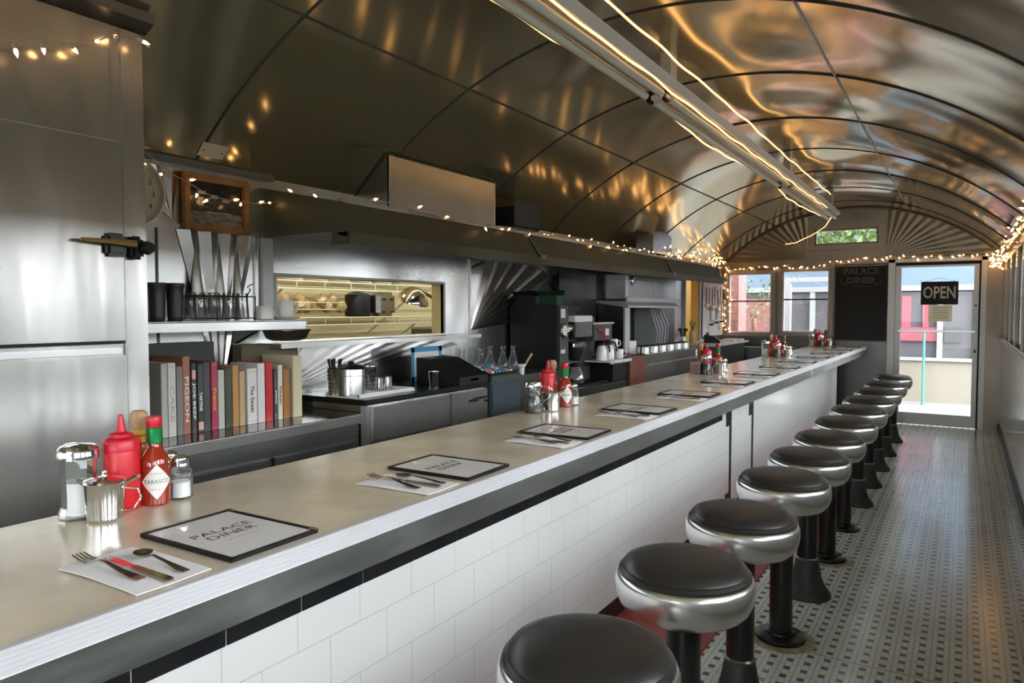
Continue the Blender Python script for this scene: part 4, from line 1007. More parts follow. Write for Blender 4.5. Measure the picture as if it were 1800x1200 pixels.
# ---- cash register
y0,_=ox(785,660,-2.62); y1,_=ox(860,660,-2.62)
t=thing('cash_register','black cash register with coloured keys on a dark drawer','cash register',(-2.80,3.74,TZ))
b=MB(); b.prism([(-.2,0),(.19,0),(.19,.05),(-.05,.155),(-.2,.165)],'y',-.22,.09); b.build('body','black',t,smooth=False)
b=MB()
for i in range(3):
    b.box(.191,.194,-.1,-.02,.02,.035)
b.build('display','darkgrey',t,smooth=False)
t=thing('till_drawer','dark slate till drawer cabinet at the end of the black top','till drawer',(-2.74,4.05,0))
M['slate']=mat('slate_blue_plastic',(.035,.05,.06),.45)
b=MB(); b.box(-.14,.14,-.20,.17,.0,1.08,.006); b.build('body','slate',t); b=MB(); b.box(-.14,.15,-.205,.175,1.08,1.115,.01); b.build('lid','darkgrey',t)
b=MB(); b.box(.14,.147,-.19,.16,.90,1.06,.004); b.box(.14,.147,-.19,.16,.70,.88,.004); b.build('drawer_front','slate',t)
kb=thing('keyboard_deck','sloping deck of pink, blue and white register keys beside the carafes','keypad',(-2.745,4.03,1.116)); 
b=MB(); b.prism([(-.13,0),(.14,0),(.14,.012),(-.13,.045)],'y',-.16,.14); b.build('deck','black',kb,smooth=False)
KM=[mat('pink_key',(.60,.16,.18),.5),mat('blue_key',(.10,.30,.42),.5),mat('white_key',(.62,.60,.58),.5),mat('teal_key',(.05,.2,.25),.5)]
for i in range(6):
    for j in range(6):
        x=-.115+i*.042; z=.045-(x+.13)*.122
        MB().box(x,x+.034,-.145+j*.045,-.112+j*.045,z,z+.012,.003).build('key',KM[(i*2+j*3+(i*j)%3)%4],kb)
# ---- glass carafes
def make_carafe():
    t=empty('glass_carafe'); b=MB(); b.lathe([(.036,0),(.044,.006),(.045,.03),(.036,.075),(.018,.13),(.0155,.165),(.021,.185),(.019,.186)],n=24,cap1=False); b.build('glass_body','glassware',t); return t
p=make_carafe(); n=0
b=MB(); b.box(XL+.002,-2.90,3.84,4.24,.0,1.09); b.box(XL+.002,-2.64,4.24,5.0,.0,1.09); o=b.build('side_stand','steel_dark',smooth=False); tag(o,'dark steel stand under the glass carafes and the black grinder','stand')
for i,px in enumerate((812,830,846,862,884,902)):
    X=(-2.96,-3.05,-2.96,-3.04,-2.95,-2.93)[i]
    y_,_=ox(px,650,X); o=p if n==0 else copy_tree(p); n+=1
    z=1.092
    o.location=(X,y_,z); tag(o,'clear glass carafe beside the register, %s from the left'%ORD[i],'carafe','glass carafes beside the black grinder')
# wooden handled brush in white cup
t=thing('white_holder','white cup holding a wooden spoon beside the register','cup',(-2.66,4.33,1.092)); b=MB(); b.lathe([(.02,0),(.022,.05),(.03,.06),(.03,.075)],n=16); b.build('cup_body','china',t)
b=MB(); b.tube([(-2.66,4.33,1.10),(-2.64,4.38,1.19),(-2.63,4.42,1.235)],[.005,.007,.010],8); tag(b.build('wooden_spoon','cork'),'wooden spoon handle leaning out of the white cup','spoon')
# ---- black coffee grinder cabinet
y0,z1=ox(912,535,-2.72); y1,_=ox(992,531,-2.66)
t=thing('coffee_grinder_cabinet','large matt black coffee grinder cabinet with dials on its right face','coffee machine',(-2.88,4.91,1.09))
GZ=.505
b=MB(); b.box(-.23,.20,-.03,.15,0,GZ,.008); b.build('body','black',t)
b=MB(); b.box(.20,.212,.0,.15,.02,GZ-.01,.004); b.build('front_panel','darkgrey',t)
b=MB(); b.box(.213,.215,.02,.09,.40,.47); b.box(.213,.215,.02,.09,.12,.15); b.build('label','signwhite',t,smooth=False)
b=MB(); b.lathe([(.055,0),(.06,.01),(.05,.02),(.045,.012)],n=28,mt=T4(.212,.065,.30)@R4('Y',PI/2)); b.build('dial','chrome',t)
b=MB(); b.lathe([(.04,.0),(.038,.016)],n=24,mt=T4(.212,.065,.30)@R4('Y',PI/2)); b.build('dial_face','white',t)
b=MB(); b.lathe([(.012,0),(.03,.02),(.03,.04),(.02,.05)],n=20,mt=T4(.212,.125,.315)@R4('Y',PI/2)); b.build('knob','chrome',t)
tt=[('black_carton','black folded carton with open flaps on top of the grinder cabinet',(-3.0,4.95),'black'),('green_carton','dark green carton on top of the grinder cabinet',(-2.78,4.97),'gcart')]
M['gcart']=mat('dark_green_card',(.015,.06,.035),.6)
for nm,lab,(x,y),m_ in tt:
    t=thing(nm,lab,'box',(x,y,1.596)); b=MB(); b.box(-.08,.08,-.05,.06,0,.07,.002); b.build('carton_body',m_,t,smooth=False)
    for fl in ([(-.05,.07),(-.10,.10),(-.099,.103),(-.048,.073)],[(.06,.07),(.10,.11),(.099,.113),(.058,.073)]): MB().prism(fl,'x',-.08,.08).build('flap',m_,t,smooth=False)
# ---- drip coffee brewer
y0,_=ox(1013,600,-2.62); y1,_=ox(1092,600,-2.62)
t=thing('coffee_brewer','black and steel filter coffee brewer with funnel basket','coffee maker',(-2.80,5.42,.93))
b=MB(); b.box(-.28,.0,-.34,.40,0,.56,.01); b.build('tower','darkgrey',t)
b=MB(); b.box(.0,.16,-.30,.02,.40,.52,.008); b.build('brew_head','steel_dark',t)
b=MB(); b.box(.0,.17,-.32,.0,.525,.575,.004); b.build('white_top','white',t)
b=MB(); b.box(.0,.16,.04,.42,.36,.50,.008); b.build('control_box','darkgrey',t); b=MB(); b.box(-.02,.17,.02,.44,.50,.515,.003); b.build('control_box_top','alu',t)
b=MB(); b.box(.161,.164,.27,.34,.40,.46); b.build('switch','white',t,smooth=False)
b=MB(); b.tube([(.165,.10,.46),(.18,.16,.44),(.19,.20,.40),(.19,.19,.36)],.009,8); b.build('red_tap','redcap',t)
b=MB(); b.lathe([(.03,.20),(.045,.205),(.09,.30),(.095,.32),(.095,.345),(.088,.36)],(.08,-.15,0),n=32); b.build('filter_basket','steel_dark',t)
b=MB(); b.lathe([(.096,.318),(.099,.322),(.099,.345),(.096,.348)],(.08,-.15,0),n=32,cap0=False,cap1=False); b.build('basket_band','chrome',t)
b=MB(); b.box(.0,.01,-.34,-.3,.0,.4); b.box(.0,.18,-.36,.30,-.005,.012,.003); b.build('warming_base','black',t)
b=MB(); b.box(-.1,.0,-.30,.02,.57,.62,.004); b.box(-.1,.05,-.28,0,.62,.65,.003); b.build('top_cover','black',t)
t=thing('coffee_pot','glass coffee pot half full under the brewer funnel','coffee pot',(-2.70,5.24,.944))
b=MB(); b.lathe([(.06,0),(.075,.008),(.078,.04),(.065,.09),(.04,.135),(.036,.15),(.042,.165)],n=28,cap1=False); b.build('glass_bowl','glassware',t)
b=MB(); b.lathe([(.058,.004),(.0735,.01),(.076,.035),(.074,.045)],n=28); b.build('coffee','syrup',t)
b=MB(); b.lathe([(.041,.14),(.043,.15),(.043,.165),(.02,.172)],n=28,cap0=False); b.tube([(-.03,-.03,.155),(-.06,-.06,.15),(-.075,-.075,.10),(-.055,-.055,.05)],.009,8); b.build('collar_and_handle','black',t)
t=tag(MB().box(XL,-2.57,5.005,6.0,.0,.925,.006).build('brewer_base_cabinet','steel_dark',smooth=False),'scuffed dark steel cabinet under the coffee brewer','cabinet')
t=thing('mug_ledge','white scalloped ledge beside the brewer carrying mugs and jugs','shelf',(-2.68,5.80,1.10))
b=MB(); b.box(-.11,.14,-.22,.24,0,.012,.004); 
for j in range(9): b.sph((.14,-.2+.05*j,.004),.018,n=10)
b.build('ledge_board','white',t); b=MB(); b.box(-.11,.10,-.08,.22,-.17,0); b.build('support','black',t,smooth=False)
# thermal jugs
def make_jug():
    t=empty('thermal_jug'); b=MB(); b.lathe([(.045,0),(.05,.006),(.048,.08),(.036,.12),(.033,.13)],n=28); b.build('body','china',t); b=MB(); b.lathe([(.034,.13),(.034,.15),(.02,.16)],n=24); b.build('lid','black',t)
    b=MB(); b.tube([(.03,0,.155),(.06,0,.15),(.075,0,.11),(.08,0,.07)],[.008,.009,.008,.006],8); b.build('handle','black',t); return t
p=make_jug()
for i,px in enumerate((1062,1086)):
    y_,_=ox(px,600,-2.66); o=p if i==0 else copy_tree(p); o.location=(-2.66,5.66+.15*i,1.113); o.rotation_euler=(0,0,.9); tag(o,'white jug with bent black handle, %s of the two beside the brewer'%('left','right')[i],'jug','white jugs beside the brewer')
mi=0
for (x,y,z,w) in ((-2.62,5.94,1.113,'white mug on the ledge between the jugs and the cabinet, front lower'),(-2.74,5.97,1.113,'white mug on the ledge, back lower'),(-2.68,5.955,1.203,'white mug stacked on top of the two mugs on the ledge')):
    o=copy_tree(mg); o.location=(x,y,z); o.rotation_euler=(0,0,PI/4); tag(o,w,'mug','stacked mugs on the ledge')
# ---- brown panel and far cabinet with pans
t=tag(MB().box(XL,-2.55,6.03,6.42,0,1.125,.004).build('brown_cabinet','brown',smooth=False),'reddish brown wooden end cabinet beside the coffee station','cabinet')
t,bx=cabinet('range_cabinet','long steel cabinet with lidded steel pans along its front edge',6.43,8.0,1.13,front=-2.55,top='steel',body='steel',panels=2,th=.02)
for i in range(6):
    y_=6.55+i*.235
    t=thing('steel_insert_pot','','pot',(-2.63,y_,1.131),0,'lidded steel pots along the range cabinet'); t['label']='small round steel pot on the range cabinet edge, %s from the brown cabinet'%ORD[i]
    b=MB(); b.lathe([(.055,0),(.06,.004),(.06,.06),(.064,.064),(.058,.066)],n=24); b.build('body','alu',t); b=MB(); b.lathe([(.057,.066),(.03,.074),(.006,.078)],n=24); b.build('contents','dark',t)
for i in range(4):
    t=thing('griddle_pan','','pan',(-2.86,6.95+i*.27,1.131),0,'dark pans on the range'); t['label']='dark pan on the range behind the steel pots, %s from the brown cabinet'%ORD[i]
    b=MB(); b.lathe([(.1,0),(.115,.01),(.12,.04),(.11,.035),(.09,.012)],n=24); b.build('pan_body','castiron',t); b=MB(); b.tube([(.1,0,.035),(.22,.02,.06)],.008); b.build('handle','black',t)
t=thing('folded_linen','pile of white folded cloths at the back of the range','cloth',(-2.91,6.67,1.133)); b=MB()
for j in range(5): b.box(-.12,.12,-.11,.11,.0+j*.022,.02+j*.022,.008)
b.build('cloth_pile','napkin',t)
t=thing('metal_utensil_pot','black pot of utensils at the far end of the range cabinet','pot',(-2.70,7.9,1.131))
b=MB(); b.lathe([(.04,0),(.045,.12),(.05,.12)],n=18); b.build('pot_body','steel',t)
for j in range(4): tag(MB().tube([(-2.70,7.9,1.14),(-2.70+.03*math.cos(j*1.5),7.9+.03*math.sin(j*1.5),1.30),(-2.70+.05*math.cos(j*1.5),7.9+.05*math.sin(j*1.5),1.34)],[.003,.006,.016],6).build('spatula','black'),'black utensil standing in the pot at the end of the range','utensil','utensils in the far pot')
# ---- upper steel cabinet, canopy and back shield
t=thing('upper_steel_cabinet','steel cabinet with round gauge hanging under the hood','cabinet',(0,0,0))
b=MB(); b.box(XL+.002,-2.80,6.50,7.95,1.66,1.90,.004); b.build('body','steel',t,smooth=False)
b=MB(); b.box(-2.80,-2.775,6.49,7.98,1.635,1.675,.004); b.build('bottom_rail','alu_trim',t,smooth=False)
for a,c in ((6.53,7.2),(7.22,7.9)): MB().box(-2.80,-2.79,a,c,1.69,1.895,.003).build('door','steel',t,smooth=False)
b=MB(); b.lathe([(.05,0),(.05,.012),(.038,.016)],n=24,mt=T4(-2.79,6.66,1.845)@R4('Y',PI/2)); b.build('gauge','chrome',t)
b=MB(); b.lathe([(.036,.0),(.034,.018)],n=24,mt=T4(-2.79,6.66,1.845)@R4('Y',PI/2)); b.build('gauge_dial','clockface',t)
t=thing('range_backguard','angled steel canopy and back shield behind the range','shield',(0,0,0))
b=MB(); b.box(XL,-2.78,6.40,6.42,1.14,1.63); b.box(XL,XL+.02,6.42,7.9,1.14,1.63); b.build('shield','steel_dark',t,smooth=False)
b=MB(); b.prism([(XL,1.63),(-2.72,1.575),(-2.72,1.595),(-2.80,1.635),(XL,1.65)],'y',6.38,7.85); b.build('canopy','alu_trim',t,smooth=False)
b=MB(); b.box(-2.785,-2.76,6.40,6.52,1.14,1.59,.002); b.build('upright','alu_trim',t,smooth=False)
# striped cloths hanging at the end of the range
M['stripe']=mat('pale_steel_louvre',(.62,.64,.66),.35,.6)
g='pale steel louvres at the range end'
for j in range(5):
    b=MB(); y_=7.42+j*.085; b.prism([(-3.09,1.16),(-2.84,1.16),(-2.82,1.30+.02*j),(-2.90,1.56),(-3.09,1.60)],'y',y_,y_+.02); tag(b.build('louvre_blade','stripe',smooth=False),'pale tapering steel blade at the end of the range, %s from the left'%ORD[j],'blade',g)
# dark tall panel between sunburst and the upper cabinet
tag(MB().box(XL,-3.06,5.62,6.38,1.1,1.925,.004).build('dark_wall_panel','blackgloss',smooth=False),'tall dark steel panel on the wall above the coffee brewer','wall panel')
tag(MB().box(XL+.002,XL+.05,8.02,8.70,.0,1.925,.004).build('steel_wall_sheet','steel_dark',smooth=False),'dark steel wall panel between the range and the yellow doorway','wall panel')
# doorway frame
b=MB()
b.box(XL-.1,XL+.03,DW[0]-.05,DW[0],0,2.02,.003); b.box(XL-.1,XL+.03,DW[1],DW[1]+.06,0,2.02,.003); b.box(XL-.1,XL+.03,DW[0]-.05,DW[1]+.06,2.02,2.06); struct(b.build('trim_58','creamwood',smooth=False))
b=MB(); b.box(XL-.1,XL,DW[1]-.006,DW[1],0,2.02); struct(b.build('trim_59','ywall',smooth=False))
# ---- utensil board
t=thing('utensil_board','pale pegboard on the wall beside the corner crowded with hanging utensils','board',(XL+.01,10.5,1.55))
M['board']=mat('pale_board',(.80,.77,.75),.6,var=.1,vscale=6)
b=MB(); b.box(0,.015,-.55,.42,-.37,.40); b.build('board_panel','board',t,smooth=False)
ru=random.Random(11); kinds=[('hanging_ladle','ladle'),('hanging_whisk','whisk'),('hanging_spatula','spatula'),('hanging_strainer','strainer')]
for j in range(14):
    y_=10.02+.068*j; zt_=1.90-ru.random()*.05 if j%2==0 else 1.62-ru.random()*.06; L=.16+ru.random()*.12; kd=kinds[j%4]
    t=thing(kd[0],'',kd[1],(XL+.045,y_,zt_),0,'utensils hanging on the pegboard'); t['label']='%s hanging in the %s row of the pegboard, %s from the left'%(kd[1],'upper' if j%2==0 else 'lower',ORD[j//2])
    b=MB(); b.tube([(0,0,0),(0,0,-L)],.006,6); b.build('handle',('black','steel','brown','black')[j%4],t)
    b=MB()
    if kd[1]=='ladle': b.sph((0.01,0,-L-.03),.035,n=12)
    elif kd[1]=='whisk':
        for q in range(4): b.tube([(0,0,-L),(.022*math.cos(q*PI/4),.022*math.sin(q*PI/4),-L-.05),(0,0,-L-.09),(-.022*math.cos(q*PI/4),-.022*math.sin(q*PI/4),-L-.05),(0,0,-L)],.0015,4)
    elif kd[1]=='spatula': b.box(-.003,.003,-.04,.04,-L-.10,-L,.002)
    else: b.lathe([(.045,0),(.03,-.02),(.01,-.03)],(0.01,0,-L-.03),n=16)
    b.build('head',('alu','steel','cork','darkgrey')[j%4],t)
t=thing('flower_vase','slim tan vase with green sprig near the telephone','vase',(-2.95,9.0,1.131)); b=MB(); b.lathe([(.03,0),(.04,.02),(.04,.14),(.035,.16)],n=18); b.build('vase_body','cork',t)
M['leaf']=mat('leaf_green',(.10,.16,.05),.5)
b=MB()
for j in range(7): a=j*.9; b.tube([(0,0,.12),(.02*math.cos(a),.02*math.sin(a),.2),(.04*math.cos(a),.04*math.sin(a),.26+.02*(j%3))],[.002,.003,.005],5)
b.build('sprig','leaf',t)
# ---- desk, telephone, papers
t=thing('steel_desk_cabinet','long dark steel back counter in the far corner under the end windows','cabinet',(0,0,0))
b=MB(); b.box(XL+.052,-2.62,8.75,10.3,0,1.10); b.build('body','steel_dark',t,smooth=False); b=MB(); b.box(XL,-2.57,8.72,10.33,1.10,1.125,.003); b.build('top','alu_trim',t,smooth=False)
t=tag(MB().box(XL+.002,-2.0,10.4,10.93,0,1.02,.004).build('corner_counter','steel_dark',smooth=False),'low dark counter across the corner below the end windows','counter')
t=thing('telephone','black desk telephone with pale handset on the steel back counter','telephone',(-2.78,9.28,1.126),.3)
b=MB(); b.prism([(-.1,0),(.1,0),(.1,.03),(.02,.09),(-.1,.1)],'y',-.1,.1); b.build('base','black',t,smooth=False)
b=MB(); b.tube([(-.06,-.12,.10),(-.05,-.08,.125),(-.05,.08,.125),(-.06,.12,.10)],[.022,.014,.014,.022],10); b.build('handset','darkgrey',t)
b=MB()
for i in range(4):
    for j in range(3): b.box(.03+i*.017,.042+i*.017,-.03+j*.022,-.014+j*.022,.083-i*.0145,.09-i*.0145)
b.build('keypad','white',t,smooth=False)
for j in range(3): tag(MB().box(-.12,.12,-.09,.09,0,.004+.012*j,.001).build('paper_sheaf','paper',smooth=False,loc=(-2.78+.03*j,9.62+.24*j,1.126)),'white papers lying beyond the telephone, %s pile'%ORD[j],'papers','papers beyond the telephone')
# radio / credit terminal between cond group 3 and desk
t=thing('steel_drawer_unit','low steel drawer unit with open dark front beyond the range','drawer unit',(-2.85,8.38,0)); b=MB(); b.box(-.22,.27,-.36,.30,0,1.0,.006); b.build('body','steel',t,smooth=False); b=MB(); b.box(.271,.275,-.32,.26,.80,.94); b.build('drawer_front','black',t,smooth=False)
o=copy_tree(mg); o.location=(-2.70,8.30,1.001); o.rotation_euler=(0,0,.5); tag(o,'white mug on the drawer unit beyond the range','mug')
# ================================================================== HOOD
t=thing('range_hood','long olive grey steel exhaust hood over the back bar','range hood',(0,0,0))
HX=-2.5; HY0,HY1=2.475,8.7; HZ0=1.905; HZ1=2.07
b=MB(); b.prism([(XL,1.93),(HX-.10,1.93),(HX-.02,HZ0),(HX,HZ0),(HX,HZ0+.02),(HX-.035,HZ1),(XL,2.19)],'y',HY0,HY1); b.build('canopy','hood',t,smooth=False)
b=MB(); b.box(HX,HX+.018,HY0,HY1+.06,1.865,1.925,.004); b.box(HX-.10,HX,HY0,HY0+.01,1.865,1.925); b.build('grease_lip','hood',t,smooth=False)
b=MB(); b.prism([(HX-.045,HZ1-.006),(HX-.02,HZ1-.006),(HX-.02,HZ1+.014),(HX-.06,HZ1+.020)],'y',HY0,HY1-.3); b.build('top_rail','steel',t,smooth=False)
b=MB(); b.prism([(XL,1.93),(HX-.10,1.93),(HX,HZ0),(HX,1.94),(HX-.3,2.05),(XL,2.1)],'y',HY1,HY1+.25); b.build('end_cap','hood',t,smooth=False)
for y_ in (4.24,6.9):
    b=MB(); b.tube([(HX-.034,y_-.04,HZ1),(HX-.006,y_+.02,1.99),(HX+.003,y_+.06,1.93)],.006,6); b.box(HX+.016,HX+.026,y_+.04,y_+.13,1.905,1.935,.003); b.build('section_joint','steel_dark',t)
t=thing('duct_box','bright steel duct cover rising from the hood to the ceiling','duct',(0,0,0))
dx=-2.86; y0,z1=ox(683,272,dx); y1,z2=ox(870,322,dx)
b=MB(); b.prism([(XL+.002,2.191),(dx,2.138),(dx,min(z1,z2)),(-3.0,az(-3.0)-.012),(XL+.002,SPR-.01)],'y',y0,y1); b.build('cover','sheetsteel' if 'sheetsteel' in M else 'steel',t,smooth=False)
b=MB(); b.box(dx-.01,dx+.003,y0,y0+.008,2.14,min(z1,z2)); b.box(dx-.01,dx+.003,y1-.008,y1,2.14,min(z1,z2)); b.build('folded_edge','alu',t,smooth=False)
y0,z1=ox(903,344,-2.78); y1,_=ox(953,346,-2.78); _,z0=ox(903,388,-2.78)
t=thing('loudspeaker','small black loudspeaker standing on top of the hood','loudspeaker',(-2.86,(y0+y1)/2,2.135)); h=(y1-y0)/2
b=MB(); b.box(-.09,.07,-h,h,0.02,z1-2.205,.012); b.build('cabinet','black',t); b=MB(); b.box(.07,.078,-h+.015,h-.015,.04,z1-2.155,.006); b.build('grille','darkgrey',t)
b=MB(); b.box(-.06,.04,-.06,.06,.0,.02); b.build('foot','black',t,smooth=False)
y0,z1=ox(1150,405,-2.78); y1,z0=ox(1182,432,-2.78)
t=thing('vent_stack','small arched steel vent on the far end of the hood','vent',(-2.86,(y0+y1)/2,2.16)); b=MB(); h=(y1-y0)/2
b.prism([(-h,0),(h,0),(h,z1-2.20)]+[(h*math.cos(a),z1-2.20+.05*math.sin(a)) for a in [PI*q/8 for q in range(1,8)]]+[(-h,z1-2.20)],'x',-.12,.07); b.build('vent_body','steel',t)
# ================================================================== FLUORESCENT FIXTURE
fx=-1.48
t=thing('fluorescent_fixture','long twin tube fluorescent fixture running along the ceiling, tubes unlit','ceiling light',(0,0,0))
def fz(y): return 2.66+.012*(y-3)
b=MB()
Y0,Y1=-2.0,9.9
def ftz(y): return 2.745
b.prism([(fx-.05,2.80),(fx-.05,2.765),(fx-.02,2.75),(fx+.10,2.75),(fx+.125,2.765),(fx+.125,2.80)],'y',Y0,Y1); b.build('channel','fixture',t,smooth=False)
b=MB(); b.prism([(fx+.125,2.735),(fx+.13,2.735),(fx+.13,2.80),(fx+.125,2.80)],'y',Y0,Y1-.4); b.build('side_reflector','white',t,smooth=False)
for y_ in (0,3.9,7.1,9.6): MB().box(fx+.02,fx+.08,y_-.05,y_+.05,2.80,az(fx+.05)+.004).build('hanger','fixture',t,smooth=False)
secs=[(-1.9,.35),(.45,3.72),(3.86,7.0),(7.12,9.85)]
for a,c in secs:
    for x_ in (fx-.015,fx+.075):
        MB().tube([(x_,a,2.715),(x_,c,2.715)],.021,14).build('fluorescent_tube','tube',t)
for a in (.40,3.79,7.06):
    for x_ in (fx-.015,fx+.075):
        MB().box(x_-.012,x_+.012,a-.03,a+.03,2.69,2.76,.004).build('lamp_socket','black',t); 
b=MB(); b.box(fx+.0,fx+.09,3.76,3.82,2.70,2.725,.003); b.build('clip','redcap' if 0 else 'fixture',t)
# rope lights
def rope(lab,pts,r=.007,sp=.035):
    t=thing('rope_light',lab,'rope light',(0,0,0),0,'warm rope lights on the ceiling fixture')
    P=[Vector(p) for p in pts]; out=[]
    for a,c in zip(P,P[1:]):
        n=max(1,int((c-a).length/.1)); out+=[a.lerp(c,i/n) for i in range(n)]
    out.append(P[-1])
    for i,p in enumerate(out): p.z+=.004*math.sin(i*1.1); p.x+=.004*math.sin(i*.7)
    b=MB(); b.tube(out,r,8); b.build('sleeve','ropetube',t)
    b=MB(); d=0
    for a,c in zip(out,out[1:]):
        L=(c-a).length; n=max(1,round(L/sp))
        for i in range(n):
            r_=bmesh.ops.create_icosphere(b.bm,subdivisions=1,radius=r*.8); bmesh.ops.translate(b.bm,vec=a.lerp(c,i/n),verts=r_['verts'])
    o=b.build('glowing_beads','rope',t); o['kind']='stuff'
rope('rope light along the kitchen side of the ceiling fixture',[(fx-.085,.5,2.745),(fx-.085,2.8,2.745),(fx-.07,3.3,2.765),(fx-.07,3.9,2.765),(fx-.09,4.6,2.74),(fx-.10,5.2,2.725),(fx-.075,6.3,2.75),(fx-.06,7.0,2.755),(fx-.10,7.8,2.71),(fx-.10,8.8,2.72),(fx-.05,9.8,2.73)])
rope('rope light along the window side of the ceiling fixture',[(fx+.112,.5,2.735),(fx+.112,3.5,2.735),(fx+.115,4.2,2.725),(fx+.12,5.2,2.715),(fx+.115,6.2,2.725),(fx+.12,7.0,2.715),(fx+.115,8.2,2.72),(fx+.11,9.0,2.735)])
rope('added rope light imitating the ceiling reflection of the fixture rope',[(fx+.155,.5,2.875),(fx+.155,4,2.875),(fx+.17,5,2.865),(fx+.15,6.5,2.875),(fx+.16,8.9,2.87)])  # added bead line imitating the fixture rope's reflection in the ceiling
# dangling end towards the corner
q0=oy(1466,375,9.95); q=[(1466,375,9.95),(1450,398,10.2),(1425,415,10.4),(1400,426,10.6),(1378,429,10.75)]
rope('rope light sagging from the fixture end towards the left corner',[(oy(a,b_,c)[0],c,oy(a,b_,c)[1]) for a,b_,c in q])
# ================================================================== STRING LIGHTS
bulbmesh=None
def string(lab,pts,n,r=.008,droop=.0,seed=1,group='fairy light strings',tail=.03,jit=.02):
    global bulbmesh
    rg=random.Random(seed); t=thing('fairy_light_string',lab,'string lights',(0,0,0),0,group)
    P=[Vector(p) for p in pts]; L=[0]
    for a,c in zip(P,P[1:]): L.append(L[-1]+(c-a).length)
    def at(s):
        s=max(0,min(L[-1],s))
        for i in range(len(P)-1):
            if s<=L[i+1] or i==len(P)-2:
                f=(s-L[i])/max(1e-6,L[i+1]-L[i]); p=P[i].lerp(P[i+1],f); p.z-=droop*4*f*(1-f); return p
    m=max(8,int(L[-1]/.05)); b=MB(); b.tube([at(L[-1]*i/m)+Vector((0,0,.003*math.sin(i*1.7))) for i in range(m+1)],.0022,5); b.build('cord','wire',t)
    for i in range(n):
        s=L[-1]*(i+.5)/n; p=at(s); dv=Vector((rg.uniform(-jit,jit),rg.uniform(-jit,jit),rg.uniform(-tail,tail*.4)))
        if bulbmesh is None:
            b=MB(); b.lathe([(.0045,0),(.006,.004),(.006,.012),(.003,.02),(.0006,.026)],n=8,cap1=False); o=b.build('bulb','bulb',t); bulbmesh=o.data
            b=MB(); b.lathe([(.0045,-.016),(.0055,-.012),(.0055,.0)],n=8); o2=b.build('socket','wire',None); sock=o2.data; string.sock=sock; bpy.data.objects.remove(o2)
        else:
            o=bpy.data.objects.new('bulb',bulbmesh); COL.objects.link(o); o.parent=t
        sk=bpy.data.objects.new('bulb_socket',string.sock); COL.objects.link(sk); sk.parent=o
        d=dv.normalized() if dv.length>.001 else Vector((0,0,-1))
        o.location=p+dv*.9; o.rotation_euler=d.to_track_quat('Z','Y').to_euler(); sc=r/.006; o.scale=(sc,sc,sc)
    return t
def X(px,py,Xp): y,z=ox(px,py,Xp); return (Xp,y,z)
string('fairy lights along the top of the refrigerator',[X(-60,66,-2.56),X(0,67,-2.56),X(80,68,-2.56),X(165,72,-2.56),X(190,62,-2.56),X(240,60,-2.55),X(262,85,-2.55)],7,.0065,.01,3)
string('fairy lights looped past the clock and framed photograph to the hood',[X(258,270,XL+.06),X(330,320,XL+.06),X(385,347,XL+.07),X(430,353,XL+.07),X(478,356,XL+.1),X(515,340,-2.9),X(560,332,-2.8)],12,.006,.01,4,jit=.03)
string('fairy lights along the front top edge of the hood',[(-2.52,2.5,2.095),(-2.5,2.8,2.10),(-2.49,3.3,2.07),(-2.49,4.0,2.085),(-2.53,4.25,2.095),(-2.53,5.2,2.095),(-2.53,6.6,2.10)],13,.006,0,5)
string('fairy lights lying on the hood behind the loudspeaker',[(-2.80,4.8,2.15),(-2.75,5.5,2.15),(-2.75,6.4,2.15),(-2.72,7.0,2.15)],18,.0065,0,6,tail=.05,jit=.05)
string('tangled fairy lights on the far end of the hood',[(-2.65,6.9,2.14),(-2.6,7.4,2.2),(-2.7,7.7,2.16),(-2.6,8.0,2.22),(-2.7,8.4,2.14),(-2.65,8.8,2.10),(-2.9,9.6,2.24),(-3.05,10.6,2.3)],75,.0075,0,7,tail=.07,jit=.05)
string('fairy lights hanging down the far left corner beside the window',[(-3.05,10.9,2.25),(-3.08,10.92,2.0),(-3.02,10.92,1.7),(-3.08,10.92,1.4),(-3.03,10.92,1.2)],26,.009,0,8,jit=.035)
string('fairy lights strung over the end windows',[(-3.05,10.93,2.17),(-2.6,10.93,2.2),(-2.25,10.93,2.19),(-2.0,10.93,2.16),(-1.6,10.93,2.24),(-1.3,10.93,2.27),(-.95,10.93,2.27)],30,.009,.01,9,tail=.02)
string('fairy lights strung over the entrance door',[(-.95,10.93,2.28),(-.6,10.93,2.25),(0,10.93,2.27),(.24,10.93,2.27)],16,.009,.0,10,tail=.03)
string('bunched fairy lights in the far right corner above the windows',[(.30,10.9,2.2),(.33,10.5,2.12),(.30,10.0,2.2),(.34,9.6,2.12),(.32,9.2,2.2)],80,.0075,0,11,tail=.07,jit=.05)
string('fairy lights running along the top of the street side windows',[(.34,9.2,2.18),(.345,8.3,2.22),(.34,7.6,2.24),(.345,6.9,2.22),(.34,6.0,2.22),(.345,5.0,2.22),(.345,3.5,2.22),(.345,1.5,2.22)],70,.0065,0,12,tail=.05,jit=.03)
# ---- coat hooks at the right
t=thing('coat_hook_rack','dark coat hook rack high on the street side wall','coat rack',(XR-.03,7.7,2.34))
b=MB(); b.box(0,.025,-.5,.5,-.02,.02,.004); b.build('rail','black',t,smooth=False)
for j in range(8):
    y_=-.45+.13*j; b=MB(); b.tube([(.0,y_,0),(-.05,y_-.01,-.02),(-.085,y_-.02,.02),(-.09,y_-.02,.06)],[.008,.008,.007,.005],6); b.build('hook','black',t)
